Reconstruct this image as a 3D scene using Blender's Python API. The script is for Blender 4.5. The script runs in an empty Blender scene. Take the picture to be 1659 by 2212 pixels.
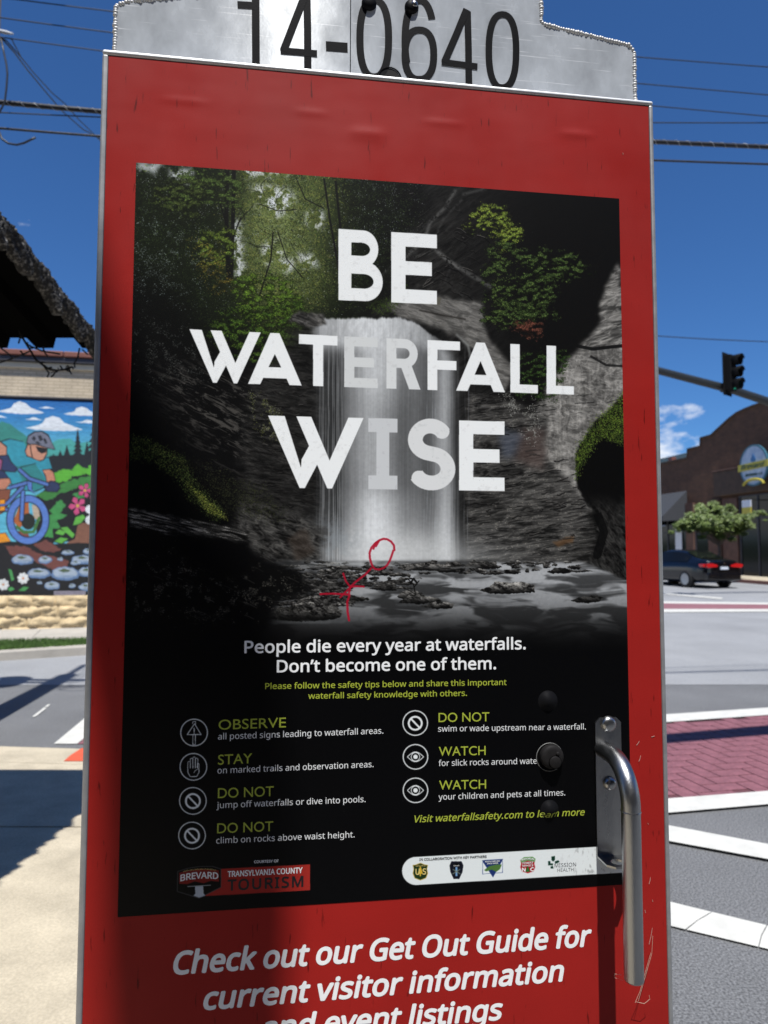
import bpy, bmesh, math, random
import numpy as np
from mathutils import Vector, Matrix
random.seed(4)
SC = bpy.context.scene
COL = SC.collection
# ================================================================ camera
IW, IH, FOC = 1659.0, 2212.0, 1534.0            # picture measured at 1659 x 2212
EYE = Vector((0, 0, 1.5))
_st = .06235
FW = Vector((0, math.sqrt(1-_st*_st), _st))
_rz = .00197; _ry = -_rz*_st/FW.y
RT = Vector((math.sqrt(1-_ry*_ry-_rz*_rz), _ry, _rz)); UP = RT.cross(FW)
cam = bpy.data.cameras.new('camera'); camo = bpy.data.objects.new('camera', cam); COL.objects.link(camo)
m3 = Matrix((RT, UP, -FW)).transposed()
camo.matrix_world = Matrix.Translation(EYE) @ m3.to_4x4()
cam.sensor_fit = 'VERTICAL'; cam.sensor_height = 36; cam.lens = FOC/IH*36
cam.clip_start = .05; cam.clip_end = 3000
cam.dof.use_dof = True; cam.dof.focus_distance = 1.0; cam.dof.aperture_fstop = cam.lens/3.9; cam.dof.aperture_blades = 6; cam.dof.aperture_rotation = .2
SC.camera = camo
# ================================================================ world, sun, exposure
SUN_EL, SUN_AZ = math.radians(67), math.radians(7.7)     # azimuth measured from -Y towards +X
SDIR = Vector((math.sin(SUN_AZ)*math.cos(SUN_EL), -math.cos(SUN_AZ)*math.cos(SUN_EL), math.sin(SUN_EL)))
W = bpy.data.worlds.new('World'); SC.world = W; W.use_nodes = True
nt = W.node_tree; nt.nodes.clear()
out = nt.nodes.new('ShaderNodeOutputWorld'); bg = nt.nodes.new('ShaderNodeBackground'); sky = nt.nodes.new('ShaderNodeTexSky')
sky.sky_type = 'NISHITA'; sky.sun_disc = False; sky.sun_elevation = SUN_EL; sky.sun_rotation = math.pi-SUN_AZ
sky.air_density = 1.0; sky.dust_density = .15; sky.ozone_density = 4.0; sky.altitude = 700
tc = nt.nodes.new('ShaderNodeTexCoord'); sep = nt.nodes.new('ShaderNodeSeparateXYZ'); nt.links.new(tc.outputs['Generated'], sep.inputs[0])
mp = nt.nodes.new('ShaderNodeMapping'); mp.inputs['Scale'].default_value = (1, 1, 2.0); mp.inputs['Location'].default_value = (1.3, .1, .25); nt.links.new(tc.outputs['Generated'], mp.inputs[0])
no = nt.nodes.new('ShaderNodeTexNoise'); no.inputs['Scale'].default_value = 7; no.inputs['Detail'].default_value = 9; no.inputs['Roughness'].default_value = .58
nt.links.new(mp.outputs[0], no.inputs['Vector'])
el = nt.nodes.new('ShaderNodeMapRange'); el.inputs['From Min'].default_value = .08; el.inputs['From Max'].default_value = .25; el.inputs['To Min'].default_value = .41; el.inputs['To Max'].default_value = .70
nt.links.new(sep.outputs['Z'], el.inputs[0])
sb = nt.nodes.new('ShaderNodeMath'); sb.operation = 'SUBTRACT'; nt.links.new(no.outputs[0], sb.inputs[0]); nt.links.new(el.outputs[0], sb.inputs[1])
ml = nt.nodes.new('ShaderNodeMath'); ml.operation = 'MULTIPLY'; ml.use_clamp = True; ml.inputs[1].default_value = 9; nt.links.new(sb.outputs[0], ml.inputs[0])
tint = nt.nodes.new('ShaderNodeMix'); tint.data_type = 'RGBA'; tint.blend_type = 'MULTIPLY'; tint.inputs[0].default_value = 1; tint.inputs[7].default_value = (.54, .94, 1.38, 1)
nt.links.new(sky.outputs[0], tint.inputs[6])
mixc = nt.nodes.new('ShaderNodeMix'); mixc.data_type = 'RGBA'; mixc.inputs[7].default_value = (12.5, 12.8, 13.2, 1)
nt.links.new(ml.outputs[0], mixc.inputs[0]); nt.links.new(tint.outputs[2], mixc.inputs[6])
nt.links.new(mixc.outputs[2], bg.inputs[0]); bg.inputs[1].default_value = .07
nt.links.new(bg.outputs[0], out.inputs[0])
sl = bpy.data.lights.new('sun', 'SUN'); sl.energy = 5.0; sl.angle = math.radians(.53); sl.color = (1, .98, .945)
so = bpy.data.objects.new('sun', sl); COL.objects.link(so); so.rotation_euler = SDIR.to_track_quat('Z', 'Y').to_euler(); so.location = (0, -5, 20)
SC.view_settings.view_transform = 'Standard'; SC.view_settings.look = 'None'; SC.view_settings.exposure = .25; SC.view_settings.gamma = 1
SC.view_settings.use_curve_mapping = False
SC.render.engine = 'CYCLES'
SC.cycles.use_denoising = True
SC.cycles.max_bounces = 6
# ================================================================ geometry helpers
def ray(x, y):
    return (RT*((x-IW/2)/FOC)-UP*((y-IH/2)/FOC)+FW)
def at(x, y, Y):                                # the point of that ray at depth Y
    d = ray(x, y); return EYE+d*(Y/d.y)
G0, GS, G1 = 9.0, .02, 60.0
def gz(y): return GS*(min(max(y, G0), G1)-G0)
def gnd(x, y, dz=0.0):                          # the point of that ray on the ground
    d = ray(x, y)
    t = (dz-EYE.z)/d.z; p = EYE+d*t
    if p.y > G0 or t < 0:
        t = (dz-GS*G0-EYE.z)/(d.z-GS*d.y); p = EYE+d*t
    return p
class Frame:                                    # an upright plane: local x along it, local -y towards the viewer, local z up
    def __init__(s, o, ang):
        s.o = Vector((o[0], o[1], 0)); s.a = ang
        s.e = Vector((math.cos(ang), math.sin(ang), 0)); s.n = Vector((math.sin(ang), -math.cos(ang), 0))
    def hit(s, x, y, d=0.0):
        r = ray(x, y); t = ((s.o+s.n*d-EYE).dot(s.n))/r.dot(s.n); p = EYE+r*t
        return Vector(((p-s.o).dot(s.e), -d, p.z))
    def w(s, v): return s.o+s.e*v[0]-s.n*v[1]+Vector((0, 0, v[2]))
# ---------------------------------------------------------------- materials
def _n(nt, t, **k):
    n = nt.nodes.new(t)
    for a, b in k.items(): setattr(n, a, b)
    return n
def mat(name, col, rough=.6, metal=0, var=.0, vs=20, bump=0, bs=60, spec=.5, col2=None, stretch=(1, 1, 1), coat=0, obj=True, detail=6, c2lo=.45, c2hi=.7, aniso=0, speck=None, specks=300):
    m = bpy.data.materials.new(name); m.use_nodes = True; t = m.node_tree; L = t.links
    b = t.nodes['Principled BSDF']; b.inputs['Roughness'].default_value = rough; b.inputs['Metallic'].default_value = metal
    b.inputs['Specular IOR Level'].default_value = spec
    if coat: b.inputs['Coat Weight'].default_value = coat; b.inputs['Coat Roughness'].default_value = .08
    c4 = (*col, 1); b.inputs['Base Color'].default_value = c4
    tcn = _n(t, 'ShaderNodeTexCoord'); mpn = _n(t, 'ShaderNodeMapping'); mpn.inputs['Scale'].default_value = stretch
    L.new(tcn.outputs['Object'], mpn.inputs[0]); src = None
    if var or col2:
        nz = _n(t, 'ShaderNodeTexNoise'); nz.inputs['Scale'].default_value = vs; nz.inputs['Detail'].default_value = detail; nz.inputs['Roughness'].default_value = .6
        L.new(mpn.outputs[0], nz.inputs['Vector'])
        r = _n(t, 'ShaderNodeMapRange'); r.inputs['From Min'].default_value = c2lo if col2 else .3; r.inputs['From Max'].default_value = c2hi if col2 else .7
        if not col2: r.inputs['To Min'].default_value = 1-var; r.inputs['To Max'].default_value = 1+var
        L.new(nz.outputs[0], r.inputs[0])
        x = _n(t, 'ShaderNodeMix', data_type='RGBA')
        if col2: x.inputs[6].default_value = c4; x.inputs[7].default_value = (*col2, 1); L.new(r.outputs[0], x.inputs[0])
        else:
            x.blend_type = 'MULTIPLY'; x.inputs[0].default_value = 1; x.inputs[6].default_value = c4; L.new(r.outputs[0], x.inputs[7])
        src = x.outputs[2]
        rr = _n(t, 'ShaderNodeMapRange'); rr.inputs['To Min'].default_value = max(0, rough-.1); rr.inputs['To Max'].default_value = min(1, rough+.12); L.new(nz.outputs[0], rr.inputs[0]); L.new(rr.outputs[0], b.inputs['Roughness'])
    if speck:
        v = _n(t, 'ShaderNodeTexNoise'); v.inputs['Scale'].default_value = specks; v.inputs['Detail'].default_value = 2; L.new(mpn.outputs[0], v.inputs['Vector'])
        r = _n(t, 'ShaderNodeMapRange'); r.inputs['From Min'].default_value = .35; r.inputs['From Max'].default_value = .65; r.inputs['To Min'].default_value = 1-speck; r.inputs['To Max'].default_value = 1+speck
        L.new(v.outputs[0], r.inputs[0]); x = _n(t, 'ShaderNodeMix', data_type='RGBA', blend_type='MULTIPLY'); x.inputs[0].default_value = 1
        if src: L.new(src, x.inputs[6])
        else: x.inputs[6].default_value = c4
        L.new(r.outputs[0], x.inputs[7]); src = x.outputs[2]
    if src: L.new(src, b.inputs['Base Color'])
    if bump:
        nb = _n(t, 'ShaderNodeTexNoise'); nb.inputs['Scale'].default_value = bs; nb.inputs['Detail'].default_value = 5; L.new(mpn.outputs[0], nb.inputs['Vector'])
        bp = _n(t, 'ShaderNodeBump'); bp.inputs['Strength'].default_value = bump; bp.inputs['Distance'].default_value = .01 if bs < 400 else .002
        L.new(nb.outputs[0], bp.inputs['Height']); L.new(bp.outputs[0], b.inputs['Normal'])
    if aniso:
        b.inputs['Anisotropic'].default_value = aniso; tg = _n(t, 'ShaderNodeTangent', direction_type='RADIAL', axis='Z'); L.new(tg.outputs[0], b.inputs['Tangent'])
        b.inputs['Anisotropic Rotation'].default_value = 0
    m['b'] = 1
    return m
def srgb(r, g, b):
    f = lambda c: (c/255/12.92 if c/255 <= .04045 else ((c/255+.055)/1.055)**2.4)
    return (f(r), f(g), f(b))
# ---------------------------------------------------------------- objects
def tag(o, label=None, cat=None, group=None, kind=None):
    if label: o['label'] = label
    if cat: o['category'] = cat
    if group: o['group'] = group
    if kind: o['kind'] = kind
    return o
def link(name, me, m, parent=None, smooth=False):
    if isinstance(me, bmesh.types.BMesh):
        x = bpy.data.meshes.new(name); me.to_mesh(x); me.free(); me = x
    o = bpy.data.objects.new(name, me); COL.objects.link(o)
    if m and not me.materials: me.materials.append(m)
    if smooth: me.polygons.foreach_set('use_smooth', [True]*len(me.polygons))
    if parent: o.parent = parent
    return o
def empty(name, loc, rz=0, parent=None):
    o = bpy.data.objects.new(name, None); COL.objects.link(o); o.location = loc; o.rotation_euler = (0, 0, rz); o.empty_display_size = .1
    if parent: o.parent = parent
    return o
def box(bm, x0, x1, y0, y1, z0, z1, bev=0):
    vs = [bm.verts.new((x, y, z)) for x in (x0, x1) for y in (y0, y1) for z in (z0, z1)]
    fs = [bm.faces.new([vs[i] for i in f]) for f in ((0, 1, 3, 2), (4, 6, 7, 5), (0, 4, 5, 1), (2, 3, 7, 6), (0, 2, 6, 4), (1, 5, 7, 3))]
    if bev: bmesh.ops.bevel(bm, geom=list({e for f in fs for e in f.edges}), offset=bev, segments=2, affect='EDGES', profile=.5)
    return bm
def prism(bm, pts, y0, y1):                     # outline in x,z pushed from y0 (front) to y1
    a = [bm.verts.new((p[0], y0, p[1])) for p in pts]; b = [bm.verts.new((p[0], y1, p[1])) for p in pts]
    bm.faces.new(a); bm.faces.new(b[::-1]); n = len(pts)
    for i in range(n): bm.faces.new((a[i], b[i], b[(i+1) % n], a[(i+1) % n]))
    bmesh.ops.recalc_face_normals(bm, faces=bm.faces[:])
    return bm
def tube(bm, pts, r, n=10, caps=True):
    pts = [Vector(p) for p in pts]; rs = r if isinstance(r, (list, tuple)) else [r]*len(pts)
    rings = []; prev = None
    for i, p in enumerate(pts):
        d = (pts[min(i+1, len(pts)-1)]-pts[max(i-1, 0)]).normalized()
        if prev is None: u = d.orthogonal().normalized()
        else: u = (prev-d*prev.dot(d)).normalized()
        prev = u; v = d.cross(u)
        rings.append([bm.verts.new(p+(u*math.cos(2*math.pi*k/n)+v*math.sin(2*math.pi*k/n))*rs[i]) for k in range(n)])
    for a, b in zip(rings[:-1], rings[1:]):
        for k in range(n): bm.faces.new((a[k], a[(k+1) % n], b[(k+1) % n], b[k]))
    if caps: bm.faces.new(rings[0][::-1]); bm.faces.new(rings[-1])
    return bm
def lathe(bm, prof, n=20, axis='z', o=(0, 0, 0)):   # prof: (radius, height)
    o = Vector(o); rings = []
    def P(r, h, a):
        c, s = r*math.cos(a), r*math.sin(a)
        return o+Vector({'z': (c, s, h), 'y': (c, -h, s), 'x': (-h, c, s)}[axis])
    for r, h in prof:
        rings.append([bm.verts.new(P(0, h, 0))] if r < 1e-7 else [bm.verts.new(P(r, h, 2*math.pi*k/n)) for k in range(n)])
    for a, b in zip(rings[:-1], rings[1:]):
        for k in range(n):
            k2 = (k+1) % n
            if len(a) == 1 and len(b) == 1: continue
            if len(a) == 1: bm.faces.new((a[0], b[k], b[k2]))
            elif len(b) == 1: bm.faces.new((a[k], a[k2], b[0]))
            else: bm.faces.new((a[k], a[k2], b[k2], b[k]))
    bmesh.ops.recalc_face_normals(bm, faces=bm.faces[:])
    return bm
def B(): return bmesh.new()
def sheet(name, pts, m, dz=.0, thick=0, parent=None, kind='structure'):   # flat patch on the ground, cut where the ground bends
    pts = [Vector((p[0], p[1], 0)) for p in pts]
    bm = B(); f = bm.faces.new([bm.verts.new(p) for p in pts])
    for yy in (G0, G1): bmesh.ops.bisect_plane(bm, geom=bm.verts[:]+bm.edges[:]+bm.faces[:], plane_co=(0, yy, 0), plane_no=(0, 1, 0))
    for v in bm.verts: v.co.z = gz(v.co.y)+dz
    bmesh.ops.recalc_face_normals(bm, faces=bm.faces[:])
    if bm.faces[:][0].normal.z < 0: bmesh.ops.reverse_faces(bm, faces=bm.faces[:])
    if thick:
        r = bmesh.ops.extrude_face_region(bm, geom=bm.faces[:])
        for v in [g for g in r['geom'] if isinstance(g, bmesh.types.BMVert)]: v.co.z -= thick
        bmesh.ops.recalc_face_normals(bm, faces=bm.faces[:])
    o = link(name, bm, m, parent)
    if kind and not parent: o['kind'] = kind
    return o
def image(name, arr):
    h, w = arr.shape[:2]; im = bpy.data.images.new(name, w, h, alpha=False)
    px = np.ones((h, w, 4), np.float32); px[..., :3] = arr[::-1]
    im.pixels.foreach_set(px.ravel()); im.pack(); return im
def image_mat(name, im, rough, spec=.5, bump=0, bs=900, stretch=(1, 1, 1)):
    m = mat(name, (1, 1, 1), rough, spec=spec, bump=bump, bs=bs, stretch=stretch); t = m.node_tree
    n = _n(t, 'ShaderNodeTexImage'); n.image = im; n.extension = 'EXTEND'; n.interpolation = 'Cubic'; t.links.new(n.outputs[0], t.nodes['Principled BSDF'].inputs['Base Color'])
    u = _n(t, 'ShaderNodeUVMap'); u.uv_map = 'UVMap'; t.links.new(u.outputs[0], n.inputs[0]); return m
def quad_uv(name, c, m, parent=None, cuts=0):           # c: TL TR BR BL
    me = bpy.data.meshes.new(name); me.from_pydata([tuple(p) for p in (c[3], c[2], c[1], c[0])], [], [(0, 1, 2, 3)])
    uv = me.uv_layers.new(name='UVMap')
    for i, p in enumerate(((0, 0), (1, 0), (1, 1), (0, 1))): uv.data[i].uv = p
    return link(name, me, m, parent)
# ---------------------------------------------------------------- flat print, computed with numpy
def _solve_h(src, dst):
    A = []; b = []
    for (x, y), (u, v) in zip(src, dst):
        A.append([x, y, 1, 0, 0, 0, -u*x, -u*y]); b.append(u)
        A.append([0, 0, 0, x, y, 1, -v*x, -v*y]); b.append(v)
    return np.append(np.linalg.solve(np.array(A, float), np.array(b, float)), 1).reshape(3, 3)

class Canvas:
    """RGB float canvas; X, Y give the drawing coordinates of every pixel."""
    def __init__(s, w, h, corners):          # corners TL,TR,BR,BL in drawing coordinates
        s.w, s.h = w, h
        s.k = w/max(1, abs(corners[1][0]-corners[0][0]))
        H = _solve_h([(0, 0), (w, 0), (w, h), (0, h)], corners)
        s.Hi = np.linalg.inv(H)
        jj, ii = np.meshgrid(np.arange(w)+.5, np.arange(h)+.5)
        d = H[2, 0]*jj+H[2, 1]*ii+H[2, 2]
        s.X = ((H[0, 0]*jj+H[0, 1]*ii+H[0, 2])/d).astype(np.float32)
        s.Y = ((H[1, 0]*jj+H[1, 1]*ii+H[1, 2])/d).astype(np.float32)
        s.img = np.zeros((h, w, 3), np.float32)
    def px(s, x, y):
        x = np.asarray(x, float); y = np.asarray(y, float)
        d = s.Hi[2, 0]*x+s.Hi[2, 1]*y+s.Hi[2, 2]
        return (s.Hi[0, 0]*x+s.Hi[0, 1]*y+s.Hi[0, 2])/d, (s.Hi[1, 0]*x+s.Hi[1, 1]*y+s.Hi[1, 2])/d
    def _box(s, p, pad):
        cx, cy = s.px(p[:, 0], p[:, 1]); k = s.k
        j0 = int(max(0, cx.min()-pad*k-2)); j1 = int(min(s.w, cx.max()+pad*k+3))
        i0 = int(max(0, cy.min()-pad*k-2)); i1 = int(min(s.h, cy.max()+pad*k+3))
        return j0, j1, i0, i1
    def _into(s, m, pts, soft=0, warp=0, seed=0, ws=18):
        p = np.array(pts, np.float32); k = s.k
        j0, j1, i0, i1 = s._box(p, soft*3+warp*2+4)
        if j1 <= j0 or i1 <= i0: return
        X = s.X[i0:i1, j0:j1]; Y = s.Y[i0:i1, j0:j1]
        if warp:
            X, Y = X+(fbm(X/ws, Y/ws, 4, seed)-.5)*2*warp, Y+(fbm(X/ws, Y/ws, 4, seed+7)-.5)*2*warp
        acc = np.zeros(X.shape, np.float32)
        sub = [(0, 0)] if soft else [(-.25, -.25), (.25, -.25), (-.25, .25), (.25, .25)]
        for ox, oy in sub:
            ins = np.zeros(X.shape, bool); n = len(p)
            xx = X+np.float32(ox/k); yy = Y+np.float32(oy/k)
            for a in range(n):
                x1, y1 = p[a]; x2, y2 = p[(a+1) % n]
                if y1 == y2: continue
                ins ^= ((y1 > yy) != (y2 > yy)) & (xx < (x2-x1)*(yy-y1)/(y2-y1)+x1)
            acc += ins
        acc /= len(sub)
        if soft: acc = blur(acc, max(1, int(soft*k)))
        np.maximum(m[i0:i1, j0:j1], acc, out=m[i0:i1, j0:j1])
    def poly(s, pts, soft=0, warp=0, seed=0, ws=18):
        m = np.zeros((s.h, s.w), np.float32); s._into(m, pts, soft, warp, seed, ws); return m
    def fill(s, m, col, a=1.0):
        r = np.flatnonzero(m.max(axis=1) > 0)
        if not len(r): return
        c = np.flatnonzero(m[r[0]:r[-1]+1].max(axis=0) > 0)
        sl = (slice(r[0], r[-1]+1), slice(c[0], c[-1]+1))
        if callable(col):
            col = col(s.X[sl], s.Y[sl])
            if col.ndim == 2: col = np.stack([col, col*.985, col*.955], -1)
        else:
            col = np.asarray(col, np.float32)
            col = col[None, None] if col.ndim == 1 else (col[sl] if col.shape[0] == s.h else col)
        mm = (m[sl]*a)[..., None]
        s.img[sl] = s.img[sl]*(1-mm)+col*mm
    def disc(s, x, y, r, ry=None, n=28):
        return s.poly([(x+r*math.cos(t*2*math.pi/n), y+(ry or r)*math.sin(t*2*math.pi/n)) for t in range(n)])
    def line(s, pts, w):
        m = np.zeros((s.h, s.w), np.float32)
        for (x1, y1), (x2, y2) in zip(pts[:-1], pts[1:]):
            L = math.hypot(x2-x1, y2-y1) or 1; nx, ny = -(y2-y1)/L*w/2, (x2-x1)/L*w/2
            s._into(m, [(x1+nx, y1+ny), (x2+nx, y2+ny), (x2-nx, y2-ny), (x1-nx, y1-ny)])
            s._into(m, [(x2+w/2*math.cos(t*.628), y2+w/2*math.sin(t*.628)) for t in range(10)])
        return m
    def clumps(s, pts, n, cols, size=1.7, seed=0, soft=5, warp=14, cs=11, hi=.5, ang=None):
        # foliage in lumps: dark body, then lit leaves gathered on the upper side of every lump
        m = s.poly(pts, soft, warp, seed, 12)
        r = np.flatnonzero(m.max(axis=1) > 0); c = np.flatnonzero(m.max(axis=0) > 0)
        if not len(r): return
        sl = (slice(r[0], r[-1]+1), slice(c[0], c[-1]+1)); X = s.X[sl]; Y = s.Y[sl]
        f = fbm(X/cs, Y/cs/.6, 3, seed); g = fbm(X/cs, (Y-cs*.45)/cs/.6, 3, seed)
        lit = np.zeros_like(m); lit[sl] = sstep(hi-.04, hi+.16, f)*sstep(-.05, .08, f-g+.03)
        cov = np.zeros_like(m); cov[sl] = sstep(.36, .5, f)
        d = np.array(cols)*.42
        s.leaves(m*cov, int(n*.7), d, size, seed+1, .85, ang)
        s.leaves(m*lit, int(n*.6), cols, size, seed+2, .95, ang)
        s.leaves(m*lit, int(n*.12), np.array(cols)*1.45+.03, size*.8, seed+3, .95, ang)
    def leaves(s, mask, n, cols, size=1, seed=0, a=.9, ang=None):
        r = np.random.RandomState(seed)
        mm = mask.ravel().astype(np.float64); t = mm.sum()
        if t < 1: return
        c = np.cumsum(mm)/t
        k = np.searchsorted(c, r.rand(n)); k = np.minimum(k, mm.size-1)
        i = k//s.w; j = k % s.w
        cols = np.array(cols, np.float32); cc = cols[r.randint(0, len(cols), n)]*(.6+.7*r.rand(n, 1))
        th = (r.rand(n)*math.pi) if ang is None else ang+(r.rand(n)-.5)*1.2
        R = int(math.ceil(size*1.4)); L = size*(.5+.7*r.rand(n)); B = L*.55
        for dy in range(-R, R+1):
            for dx in range(-R, R+1):
                u = dx*np.cos(th)+dy*np.sin(th); v = -dx*np.sin(th)+dy*np.cos(th)
                w = np.clip(1.25-np.sqrt((u/L)**2+(v/B)**2), 0, 1)*a
                ok = w > .02
                ii = np.clip(i+dy, 0, s.h-1)[ok]; jj = np.clip(j+dx, 0, s.w-1)[ok]
                ww = w[ok][:, None]
                s.img[ii, jj] = s.img[ii, jj]*(1-ww)+cc[ok]*ww

_rt = np.random.RandomState(5).rand(8, 256, 256).astype(np.float32)
_rp = np.pad(_rt, ((0, 0), (0, 1), (0, 1)), mode='wrap').reshape(8, -1)
def vnoise(x, y, seed):
    t = _rp[seed % 8]; x = np.asarray(x, np.float32); y = np.asarray(y, np.float32)
    xi = np.floor(x); yi = np.floor(y); fx = x-xi; fy = y-yi
    fx = fx*fx*(3-2*fx); fy = fy*fy*(3-2*fy)
    k = ((yi.astype(np.int32)+(seed*91) % 241) & 255)*257+((xi.astype(np.int32)+(seed*37) % 251) & 255)
    a = t.take(k); a += (t.take(k+1)-a)*fx; k += 257
    b = t.take(k); b += (t.take(k+1)-b)*fx
    return a+(b-a)*fy
def fbm(x, y, o=4, seed=0):
    r = 0; amp = .5; tot = 0
    for k in range(o):
        r = r+np.float32(amp)*vnoise(x, y, seed+k); tot += amp; amp *= .55; x, y = x*np.float32(1.92)+y*np.float32(.55)+np.float32(3.1), y*np.float32(1.92)-x*np.float32(.55)+np.float32(1.7)
    return r/np.float32(tot)
def fbm1(x, seed):
    return (vnoise(x, 0*x+.5, seed)+.6*vnoise(x*2.1, 0*x+9.5, seed+1)+.4*vnoise(x*4.3, 0*x+3.5, seed+2))/2.0
def blur(a, r):
    for _ in range(2):
        for ax in (0, 1):
            p = np.pad(a, [(r+1, r) if k == ax else (0, 0) for k in (0, 1)], mode='edge')
            c = np.cumsum(p, axis=ax, dtype=np.float32 if p.size < 9e4 else np.float64); n = a.shape[ax]
            a = ((np.take(c, range(2*r+1, 2*r+1+n), ax)-np.take(c, range(0, n), ax))/(2*r+1)).astype(np.float32)
    return a
def sstep(a, b, x):
    t = np.clip((x-a)/(b-a), 0, 1); return t*t*(3-2*t)
def rock(X, Y, ang, sc, st, seed, con=2.2):
    c, s_ = math.cos(ang), math.sin(ang)
    u = (X*c+Y*s_)/(sc*st); v = (-X*s_+Y*c)/sc
    w = fbm(u*.6, v*.6, 3, seed+3)*2.5
    n = fbm(u+w, v+w*.7, 5, seed)
    r = 1-np.abs(2*fbm(u*1.3+w, v*1.6, 5, seed+2)-1)
    return np.clip((n-.5)*con+.5, 0, 1)*.6+np.clip((r-.75)*4, 0, 1)*.4

def paint_poster(PW, PH, corners):
    C = Canvas(PW, PH, corners); X, Y = C.X, C.Y
    n1 = fbm(X/60, Y/60, 5, 1); n2 = fbm(X/14, Y/14, 5, 2); n3 = fbm(X/5, Y/5, 3, 3)
    g = .035+.06*n2*n1; C.img[:] = np.stack([g, g*1.02, g*1.02], -1)
    # ---------- woodland, upper left
    forest = C.poly([(260, 320), (900, 340), (930, 440), (860, 600), (760, 700), (560, 730), (470, 700), (260, 720)], 40, 45, 3, 50)
    sky = C.poly([(545, 395), (625, 400), (640, 450), (600, 475), (560, 455)], 8, 16, 5, 12)
    for q in ([(560, 530), (600, 515), (620, 560), (580, 575)], [(640, 545), (680, 550), (690, 575), (650, 580)],
              [(505, 360), (640, 368), (610, 385), (520, 380)], [(660, 455), (705, 460), (690, 500), (665, 490)],
              [(290, 352), (350, 352), (335, 372), (300, 366)], [(500, 480), (520, 470), (530, 600), (505, 600)],
              [(360, 365), (420, 365), (410, 400), (380, 395)], [(600, 560), (640, 560), (620, 600)]):
        sky = np.maximum(sky, C.poly(q, 5, 12, 9, 9)*.85)
    bright = C.poly([(510, 360), (680, 372), (715, 450), (690, 560), (705, 640), (620, 690), (530, 640), (515, 500)], 34, 46, 6, 40)
    C.fill(forest*sstep(930, 690, X), (.10, .125, .075), .8)
    C.fill(bright, (.34, .39, .20), .85)
    C.fill(np.exp(-((X-600)/75)**2-((Y-500)/120)**2), (.60, .66, .44), .55)
    fl = sstep(.40, .62, fbm(X/15, Y/10, 4, 21))
    C.leaves(forest*(.2+fl), 30000, [(.12, .155, .10), (.08, .10, .075), (.19, .24, .13), (.25, .31, .16), (.06, .07, .06), (.15, .19, .11)], 1.5, 1)
    C.leaves(bright*(.1+sstep(.38, .6, fbm(X/12, Y/8, 4, 23))), 15000, [(.42, .47, .24), (.32, .38, .19), (.20, .25, .12), (.55, .57, .34), (.52, .49, .24), (.15, .19, .10)], 1.4, 2)
    C.fill(sky*sstep(.38, .52, n2), (.86, .88, .90))
    C.leaves(sky*.3+bright*.25, 2600, [(.30, .38, .16), (.20, .24, .12), (.48, .52, .22)], 1.8, 3)
    C.leaves(forest*sstep(.45, .62, n2)*sstep(720, 500, Y), 2600, [(.75, .78, .80), (.5, .55, .52)], 1.1, 4)
    C.leaves(bright*sstep(.5, .62, n2), 4000, [(.11, .14, .08), (.18, .22, .12)], 1.3, 91)
    rt = np.random.RandomState(14)
    for k in range(26):
        x = 300+rt.rand()*500; y = 365+rt.rand()*160; pts = [(x, y)]; a = rt.rand()*6.28
        for q_ in range(4): a += rt.randn()*.4; x += math.cos(a)*16; y += abs(math.sin(a))*13; pts.append((x, y))
        C.fill(C.line(pts, .9+rt.rand()*1.2), (.07, .075, .06), .7)
    for (p, w) in (([(491, 352), (489, 470), (494, 600)], 9), ([(506, 352), (503, 480), (500, 600)], 8), ([(476, 440), (500, 520), (520, 470)], 3),
                   ([(700, 385), (712, 470), (735, 600)], 4), ([(725, 390), (738, 520), (742, 620)], 5), ([(560, 440), (600, 455), (640, 452)], 2),
                   ([(590, 500), (585, 560), (560, 640)], 3), ([(640, 385), (660, 430), (700, 450)], 2), ([(655, 600), (620, 560), (600, 500)], 2)):
        C.fill(C.line(p, w), (.07, .07, .07), .9)
    for q, cols, n in (([(400, 370), (520, 380), (520, 440), (360, 430)], [(.20, .27, .13), (.28, .34, .16)], 2600),
                       ([(350, 390), (450, 400), (420, 470), (330, 440)], [(.16, .20, .10), (.24, .28, .13)], 1800),
                       ([(430, 500), (500, 500), (500, 560), (440, 570)], [(.36, .42, .16), (.25, .32, .13)], 1400),
                       ([(400, 520), (470, 530), (490, 590), (450, 600)], [(.46, .42, .17), (.38, .38, .17), (.26, .28, .13)], 300),
                       ([(430, 575), (500, 600), (500, 625), (460, 625)], [(.42, .36, .15), (.32, .30, .13)], 150),
                       ([(500, 600), (620, 600), (650, 680), (520, 690)], [(.36, .46, .14), (.25, .34, .12), (.18, .25, .10)], 4200),
                       ([(470, 680), (660, 650), (650, 730), (560, 790), (440, 730)], [(.20, .30, .10), (.12, .18, .08), (.28, .36, .12)], 4600)):
        C.clumps(q, n*2, cols, 1.8, n, 8, 18, 13)
    # left darkness with glints
    ld = C.poly([(270, 560), (400, 620), (450, 760), (540, 860), (620, 1000), (690, 1180), (560, 1400), (200, 1400)], 34, 20, 4)
    C.fill(ld, (.035, .035, .037), .85)
    C.leaves(C.poly([(285, 430), (430, 520), (460, 640), (300, 640)], 20, 15, 3)*sstep(.5, .6, n2), 900, [(.5, .55, .55), (.3, .33, .32)], 1.3, 6)
    C.leaves(C.poly([(285, 700), (440, 730), (430, 830), (300, 800)], 22, 20, 3)*sstep(.48, .6, n2), 900, [(.30, .31, .30), (.2, .21, .2)], 1.6, 7)
    lr = lambda X, Y: rock(X, Y, .45, 9, 4, 11)
    C.fill(C.poly([(330, 800), (470, 790), (640, 860), (660, 1080), (560, 1060), (420, 950)], 30, 22, 5)*sstep(.45, .8, lr(X, Y)), (.31, .30, .285), .85)
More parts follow.
